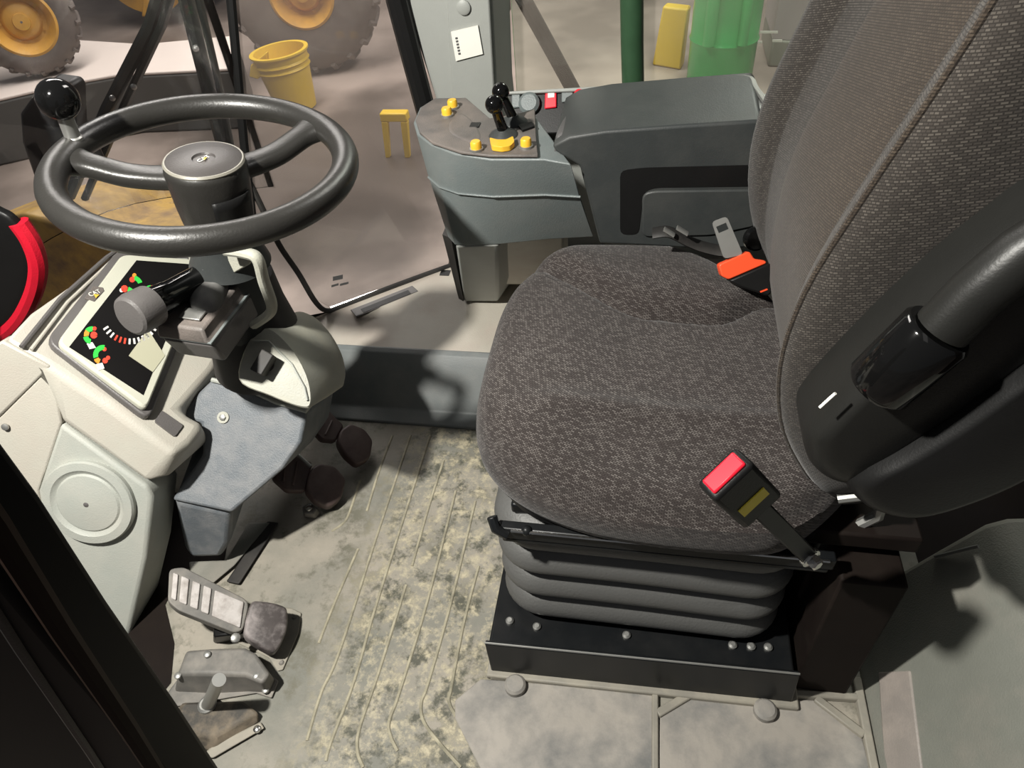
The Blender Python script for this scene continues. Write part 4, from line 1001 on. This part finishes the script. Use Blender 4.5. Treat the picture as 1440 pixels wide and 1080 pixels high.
def dark_pedal(nm_lab, padpx, bodypx, z, lab2):
    t = thing('drive_pedal', nm_lab, 'pedal', tuple(Zp(*padpx[0], 0)))
    po2 = Zp(*padpx[0], z); pn2 = V((.5, -.15, .85)).normalized()
    q = [P(*p, po2, pn2) for p in padpx]
    b = B(); b.pillow(roundpoly(q, .010, 3), pn2, .018, .006, .15, 4); obj('toe_pad', b, 'pedaldark', t, ang=60)
    q = [P(*p, po2 - pn2 * .004, pn2) for p in bodypx]
    b = B(); b.prism(roundpoly(q, .006, 2), -pn2 * .02); obj('tread', b, 'pedaldark', t, bevel=.004)
    c0 = ctr(q); b = B(); b.tube([c0 - pn2 * .02, c0 + V((-.03, .03, -.02)), c0 + V((-.07, .06, .06))], .012, 10); obj('arm', b, 'black', t)
    for k_ in (.3, .6):
        a_1 = q[0].lerp(q[2], k_); b_1 = q[-1].lerp(q[3], k_)
        b = B(); b.tube([a_1 + pn2 * .001, b_1 + pn2 * .001], .003, 6); obj('tread_ridge', b, 'pedaldark', t)
    return t, po2, pn2
t, po2, pn2 = dark_pedal('maroon-black accelerator pedal under the far side of the steering column', [(478, 606), (492, 596), (512, 604), (524, 620), (520, 645), (502, 655), (484, 640), (474, 622)], [(440, 585), (462, 576), (484, 598), (472, 620), (452, 618), (436, 600)], .07, '')
t, po2, pn2 = dark_pedal('maroon-black inner pedal nearest the column foot', [(434, 664), (446, 652), (470, 656), (486, 674), (480, 702), (464, 714), (444, 706), (430, 690)], [(384, 650), (408, 636), (440, 650), (430, 690), (404, 690), (384, 672)], .07, '')
b = B(); b.tube([P(412, 634, po2 + pn2 * .004, pn2), P(424, 644, po2 + pn2 * .004, pn2), P(437, 656, po2 + pn2 * .004, pn2)], .004, 8); obj('worn_edge', b, 'zinc', t)
b = B(); b.loft([[Zp(*q, .0) for q in ((425, 716), (440, 712), (452, 722), (444, 730), (428, 728))], [Zp(*q, .02) for q in ((425, 712), (436, 706), (446, 714), (440, 722), (428, 722))]])
br = tag(obj('pedal_stop', b, 'link', None, bevel=.003), 'small grey stop bracket with bolt under the inner pedal', 'bracket')
b = B(); b.lathe([(.008, 0), (.008, .004), (.004, .006)], Zp(435, 715, .021), (0, 0, 1), 14); obj('bolt', b, 'chrome', br)
# pale tray, and a black strip painted for the dark gap at the column foot
b = B(); b.loft([[Zp(*q, .0005) for q in ((268, 812), (300, 820), (330, 795), (380, 735), (350, 735), (318, 788), (266, 790))], [Zp(*q, .012) for q in ((268, 812), (300, 820), (330, 795), (380, 735), (350, 735), (318, 788), (266, 790))]])
struct('trim_10', b, 'arch', 'pale tray rim at the foot of the steering column', 'floor trim', bevel=.003)
b = B(); b.loft([[Zp(*q, .0005) for q in ((318, 818), (336, 822), (392, 735), (376, 733))], [Zp(*q, .010) for q in ((318, 818), (336, 822), (392, 735), (376, 733))]])
struct('trim_11', b, 'rubber', 'black strip standing for the dark gap beside the pale tray rim', 'floor trim', bevel=.003)
# slotted vent on the ledge
vz = .142
v4 = [Zp(*q, vz) for q in ((493, 437), (580, 403), (589, 411), (501, 447))]
vt = thing('ledge_vent', 'narrow slotted vent in the ledge below the side pane', 'vent', tuple(ctr(v4)))
b = B(); b.prism(v4, (0, 0, .004)); obj('frame', b, 'hubcap', vt, bevel=.002)
b = B(); b.prism([Zp(*q, vz + .0042) for q in ((507, 435), (574, 408), (578, 413), (511, 440))], (0, 0, .0008)); obj('slot', b, 'black', vt)
b = B(); b.box(GP(622, 383) + gn * .02, (.03, .03, .02)); 
tag(obj('seal_clip', b, 'black', None, bevel=.003), 'black clip at the rear end of the side pane seal', 'clip')

# ------------------------------------------------------------------ near door frame (lower left) and the hanging pouch
dy = .215
dpts = [(-120, 446), (0, 612), (60, 695), (155, 845), (250, 985), (330, 1110), (-20, 1110), (-160, 880), (-330, 640), (-300, 446)]
b = B(); b.prism([Yp(x, y, dy) for x, y in dpts], (.0, -.05, 0)); d1 = struct('door_1', b, 'door', 'black door frame post across the lower left corner', 'door frame', bevel=.006, seg=3)
for off, r, m in ((70, .007, 'doorbrown'), (125, .004, 'black')):
    b = B(); b.tube([Yp(x - off, y + off * .55, dy - .05) for x, y in ((-40, 560), (0, 612), (60, 695), (155, 845), (250, 985), (330, 1110))], r, 8); obj('seal', b, m, d1)
pc = [(-60, 285), (0, 296), (26, 316), (42, 342), (50, 372), (43, 408), (22, 446), (-8, 468), (-60, 500), (-120, 400)]
py_ = .93
pts_ = smoothloop([Yp(x, y, py_) for x, y in pc], 5)
b = B(); b.pillow(pts_, (.15, -1, .2), .012, .010, .25, 5)
pch = tag(obj('padded_pouch', b, 'black', None, ang=60), 'rounded black padded item with bright red edging beyond the dashboard', 'pouch')
ed = smoothloop([Yp(x, y, py_ + .006) for x, y in ((26, 312), (44, 340), (53, 373), (46, 411), (25, 449), (-5, 473), (-60, 500))], 6, False)
b = B(); b.tube(ed, .017, 10); obj('edging', b, 'redtrim', pch, label='bright red edging')
# ------------------------------------------------------------------ the workshop outside
GZ = -1.6
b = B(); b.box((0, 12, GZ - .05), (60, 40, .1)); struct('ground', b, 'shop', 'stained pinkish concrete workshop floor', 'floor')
b = B(); b.box((0, 26, 1.5), (60, .3, 6.2)); struct('wall_far', b, 'cabinet', 'far workshop wall', 'wall')
def wheel(c, R, n, lab, hubR=.58):
    n = V(n).normalized()
    t = thing('loader_wheel', lab, 'wheel', (c.x, c.y, c.z - R))
    w = R * .36
    b = B(); b.lathe([(hubR * R, -w * .8), (hubR * R, w * .75), (hubR * R * 1.05, w * .9), (R * .70, w * 1.0), (R * .86, w * .92), (R * .95, w * .70), (R, w * .45), (R, -w * .45), (R * .95, -w * .7), (R * .8, -w), (hubR * R, -w * .8)], c, n, 56, False); ty = obj('tyre', b, 'tyre', t, ang=40)
    u, v, _ = frame(n)
    for k in range(22):
        a = 2 * math.pi * k / 22
        for sgn in (1, -1):
            b = B(); a2 = a + sgn * .08
            e1 = u * math.cos(a2) + v * math.sin(a2); e2 = u * math.cos(a2 + .10 * sgn) + v * math.sin(a2 + .10 * sgn); tq = u * -math.sin(a2) + v * math.cos(a2)
            b.tube([c + e1 * R * .93 + n * sgn * w * .78, c + e1 * R * 1.005 + n * sgn * w * .5, c + e2 * R * 1.01 + n * sgn * w * .05], R * .045, 6)
            obj('lug', b, 'tyre', ty)
    hr = hubR * R
    b = B(); b.lathe([(hr * 1.06, w * .70), (hr * 1.08, w * .92), (hr * 1.0, w * .98), (hr * .93, w * .85), (hr * .80, w * .35), (hr * .74, w * .25), (hr * .62, w * .22), (hr * .55, w * .40), (hr * .50, w * .48), (hr * .28, w * .55), (hr * .26, w * .68), (.01, w * .70)], c, n, 48, False); hb = obj('rim', b, 'hubyellow', t, ang=35, label='yellow wheel rim')
    for k in range(10):
        a = 2 * math.pi * k / 10
        p = c + (u * math.cos(a) + v * math.sin(a)) * hr * .66 + n * w * .22
        b = B(); b.lathe([(R * .022, 0), (R * .022, R * .03)], p, n, 6); obj('wheel_nut', b, 'hubyellow', hb)
    return t
zt_ = -1.05
k1_ = Zp(70, 112, zt_ + .03); c1 = P(30, 28, k1_ + V((0, .15, 0)), (0, 1, 0))
Rw = (c1.z - zt_ - .031) / 1.056
wheel(c1, Rw, (.62, -.78, .05), 'large loader tyre with yellow rim at the upper left corner')
c2 = P(427, -14, Zp(445, 97, GZ), (0, 1, 0)); 
wheel(c2, (c2.z - GZ) / 1.056, (.28, -.95, .05), 'hazy loader tyre with yellow rim behind the yellow bin', .40)
# dark machine between the wheels
p0 = Zp(230, 60, GZ)
b = B(); b.box((p0.x - .3, p0.y + 1.3, -.35), (2.2, 1.2, 1.3)); 
mc = tag(obj('parked_machine', b, 'machinedark', None, bevel=.08), 'dark underside of a parked yellow machine beyond the windscreen', 'machine')
fo_ = V((0, p0.y + .62, 0)); fy = V((0, 1, 0))
rc_ = P(195, -48, fo_, fy); rr_ = (P(195, 14, fo_, fy) - rc_).length
b = B(); b.lathe([(rr_, 0), (rr_ * .94, .08), (rr_ * .6, .12), (rr_ * .55, .05), (.02, .05)], rc_, (.1, -1, 0), 40, False); obj('rim', b, 'hubyellow', mc, ang=30)
b = B(); b.prism([P(*q, fo_, fy) for q in ((208, -20), (226, -20), (220, 20), (205, 20))], (0, -.12, 0)); obj('yellow_bracket', b, 'hubyellow', mc, bevel=.02)
# long low plinth: pale top, dark face
q = [Zp(x, y, zt_) for x, y in ((-200, 185), (0, 143), (90, 122), (170, 108), (332, 100), (332, 54), (205, 66), (-200, 40))]
b = B(); b.loft([[V((p.x, p.y, GZ)) for p in q], q]); pl = tag(obj('loading_plinth', b, 'concreteface', None, bevel=.02), 'long dark plinth with a pale top below the loader tyres', 'plinth')
b = B(); b.loft([[p + V((0, 0, .001)) for p in q], [p + V((0, 0, .03)) for p in q]]); obj('top', b, 'concrete', pl, bevel=.01, label='pale pinkish top')
# yellow bin with side flap
bo_ = Zp(418, 150, GZ)
bn_ = thing('yellow_bin', 'tapered yellow plastic bin on the workshop floor behind the steering wheel', 'bin', tuple(bo_))
hB = (P(405, 70, bo_, (0, 1, 0)).z - GZ)
rt = .27
b = B(); b.lathe([(.20, 0), (rt, hB * .96), (rt + .02, hB * .97), (rt + .02, hB), (rt - .02, hB), (rt - .03, hB * .9), (.19, .03), (.01, .03)], bo_, (-.06, 0, 1), 36, False); obj('body', b, 'binyellow', bn_, ang=40)
for hh in (.70, .80):
    r_ = .20 + (rt - .20) * hh + .006
    b = B(); b.lathe([(r_, hB * hh), (r_ + .012, hB * hh + .01), (r_, hB * hh + .03)], bo_, (-.06, 0, 1), 36, False); obj('band', b, 'binyellow', bn_)
b = B(); b.prism([P(*q, bo_ - V((0, .2, 0)), (0, 1, 0)) for q in ((352, 92), (374, 74), (378, 100), (362, 112), (350, 108))], (0, .06, 0)); obj('flap', b, 'binyellow', bn_, bevel=.01)
# yellow two-legged stand
so_ = Zp(556, 222, GZ)
st_ = thing('yellow_stand', 'small yellow two-legged stand on the floor beside the console', 'stand', tuple(so_))
yv = V((0, 1, 0))
b = B(); b.prism([P(*q, so_, yv) for q in ((533, 160), (570, 160), (573, 172), (535, 172))], (0, .10, 0)); obj('top', b, 'binyellow', st_, bevel=.01)
for xx in ((536, 545, 540), (563, 573, 568)):
    b = B(); b.prism([P(xx[0], 172, so_, yv), P(xx[1], 172, so_, yv), P(xx[1] + 3, 222, so_, yv), P(xx[0] + 6, 222, so_, yv)], (0, .05, 0)); obj('leg', b, 'binyellow', st_, bevel=.005)
# yellow crate seen through the wheel and yellow bodywork beyond the dashboard
yo = Yp(205, 305, 2.3)
b = B(); b.prism([Yp(*q, 2.6) for q in ((160, 292), (243, 288), (250, 332), (150, 335))], (0, .3, 0)); cr = tag(obj('fender_step', b, 'machine', None, bevel=.02), 'yellow ribbed step outside the windscreen under the steering wheel', 'step')
for xx in (200, 214, 226):
    b = B(); b.tube([Yp(xx, 289, 2.59), Yp(xx + 6, 333, 2.59)], .008, 6); obj('rib', b, 'bezel', cr)
b = B(); b.prism([Yp(*q, 1.9) for q in ((-60, 325), (30, 300), (80, 314), (130, 338), (250, 342), (262, 420), (60, 470), (-60, 520))], (0, .45, -.1)); tag(obj('fender', b, 'machine', None, bevel=.02), 'worn yellow-brown fender outside beyond the dashboard', 'fender')
# mirror bracket legs outside
mb = thing('mirror_bracket', 'dark steel mirror bracket with two splayed legs outside the windscreen', 'bracket', tuple(Yp(230, 200, 1.75)))
for pts, r in ((((246, -80), (212, 35), (152, 150), (98, 275)), .024), (((262, -80), (228, 35), (172, 155), (120, 278)), .016), (((236, -80), (262, 0), (292, 120), (318, 220)), .024), (((256, -80), (280, 0), (306, 110), (328, 220)), .012)):
    b = B(); b.tube([Yp(x, y, 1.75) for x, y in pts], r, 8, flat=.7); obj('leg', b, 'mirror', mb)
for px, py in ((158, 138), (188, 122), (275, 68)):
    b = B(); b.sphere(Yp(px, py, 1.71), .008, 10); obj('bolt', b, 'zinc', mb)
# black flap behind the spinner knob
b = B(); b.prism([Yp(*q, 1.62) for q in ((27, 160), (40, 142), (66, 114), (96, 118), (104, 128), (106, 180), (140, 250), (50, 258), (30, 200))], (0, .06, 0)); obj('angular_guard', b, 'black', mb, bevel=.012, label='black angular guard')
# right-hand side: handrail, yellow container, green drum, grey cabinet
b = B(); b.tube([Yp(715, -40, 2.2), Yp(737, 0, 2.2), Yp(770, 60, 2.2), Yp(808, 130, 2.2), Yp(830, 172, 2.2)], .022, 10); tag(obj('handrail', b, 'machinedark', None), 'dark slanting handrail outside the rear side pane', 'handrail')
yo = Zp(938, 98, GZ)
yc = []
b = B(); lo_ = [Zp(*q, GZ) for q in ((917, 92), (957, 99), (962, 90), (924, 84))]
hC = P(944, 14, yo, (0, 1, 0)).z
k_ = ctr(lo_); hi_ = [V((k_.x + (p.x - k_.x) * .85 + .04, k_.y + (p.y - k_.y) * .8, hC)) for p in lo_]
b.loft([lo_, hi_]); tag(obj('yellow_container', b, 'binyellow', None, bevel=.02), 'yellow tapered container standing left of the green drum', 'container')
go = Zp(1010, 116, GZ); gr = (Zp(1056, 116, GZ) - go).length
b = B(); b.lathe([(gr * .9, 0), (gr, .06), (gr, .4), (gr * 1.04, .43), (gr, .46), (gr, .9), (gr * 1.04, .93), (gr, .96), (gr, 1.5)], go, (0, 0, 1), 40); gd = tag(obj('green_drum', b, 'greendrum', None, ang=35), 'tall green drum behind the armrest console', 'drum')
b = B(); b.lathe([(gr * .18, 0), (gr * .18, 1.0), (gr * .1, 1.1)], go + V((-gr * .5, -gr * .95, .45)), (0, 0, 1), 16); b.lathe([(gr * .15, 0), (gr * .15, 1.0)], go + V((gr * .45, -gr * .95, .45)), (0, 0, 1), 16); obj('bottle', b, 'greendrum', gd)
ko = Zp(1080, 94, GZ); k1 = Zp(1300, 104, GZ)
zc = P(1080, 57, ko, (0, 1, 0)).z
b = B(); b.loft([[ko, k1, k1 + V((0, .8, 0)), ko + V((0, .8, 0))], [V((p.x, p.y, zc)) for p in (ko, k1, k1 + V((0, .8, 0)), ko + V((0, .8, 0)))]]); cb = tag(obj('grey_cabinet', b, 'cabinetlow', None, bevel=.02), 'grey cabinet with white marks right of the green drum', 'cabinet')
b = B(); b.loft([[V((p.x, p.y + .02, zc + .005)) for p in (ko, k1, k1 + V((0, .8, 0)), ko + V((0, .8, 0)))], [V((p.x, p.y + .02, zc + 1.6)) for p in (ko, k1, k1 + V((0, .8, 0)), ko + V((0, .8, 0)))]]); obj('upper_panel', b, 'cabinet', cb)
fy_ = min(ko.y, k1.y) - .03
b = B()
for x0, y0, x1, y1 in ((1069, 44, 1094, 47), (1132, 41, 1152, 44), (1058, 58, 1072, 61), (1086, 56, 1100, 59), (1122, 56, 1140, 60)):
    b.prism([Yp(x0, y0, fy_), Yp(x1, y0, fy_), Yp(x1, y1, fy_), Yp(x0, y1, fy_)], (0, .01, 0))
obj('white_mark', b, 'white', cb, smooth=False)
b = B(); b.box(Yp(700, -4, 5.0), (.14, .14, .2)); tag(obj('hanging_box', b, 'black', None, bevel=.01), 'small black box hanging beyond the grey pillar', 'box')
# ------------------------------------------------------------------ light
def area(name, loc, target, size, power, col=(1, 1, 1), sy=None):
    l = bpy.data.lights.new(name, 'AREA'); l.energy = power; l.color = col; l.size = size
    if sy: l.shape = 'RECTANGLE'; l.size_y = sy
    o = bpy.data.objects.new(name, l); COL.objects.link(o); o.location = loc
    o.rotation_euler = (V(target) - V(loc)).to_track_quat('-Z', 'Y').to_euler(); return o
# work lamp at the open door, front left
l = bpy.data.lights.new('work_lamp', 'SPOT'); l.energy = 195; l.color = (1, .97, .90); l.shadow_soft_size = .035; l.spot_size = math.radians(110); l.spot_blend = .5
o = bpy.data.objects.new('work_lamp', l); COL.objects.link(o); o.location = (-.80, .15, 1.70)
o.rotation_euler = (V((-.25, .75, .35)) - V(o.location)).to_track_quat('-Z', 'Y').to_euler()
# workshop strip lights, then one added fill
area('shop_and_fill_light', (-3.5, 6.5, 4.2), (-3.5, 6.5, 0), 1.2, 420, (1, .95, .90), 6)
area('shop_and_fill_light', (1.5, 6.5, 4.2), (1.5, 6.5, 0), 1.2, 420, (1, .95, .90), 6)
area('shop_and_fill_light', (-1.0, -1.5, 3.6), (-.2, .6, .5), 1.0, 5, (1, .96, .92), 2.5)  # unseen soft fill added near the camera to lift the cab's shadows
w = bpy.data.worlds.new('world'); scn.world = w; w.use_nodes = True
w.node_tree.nodes['Background'].inputs[0].default_value = (.9, .93, 1, 1); w.node_tree.nodes['Background'].inputs[1].default_value = .09
scn.view_settings.view_transform = 'Standard'; scn.view_settings.look = 'None'; scn.view_settings.gamma = 1; scn.view_settings.use_curve_mapping = False
scn.view_settings.exposure = 0.0
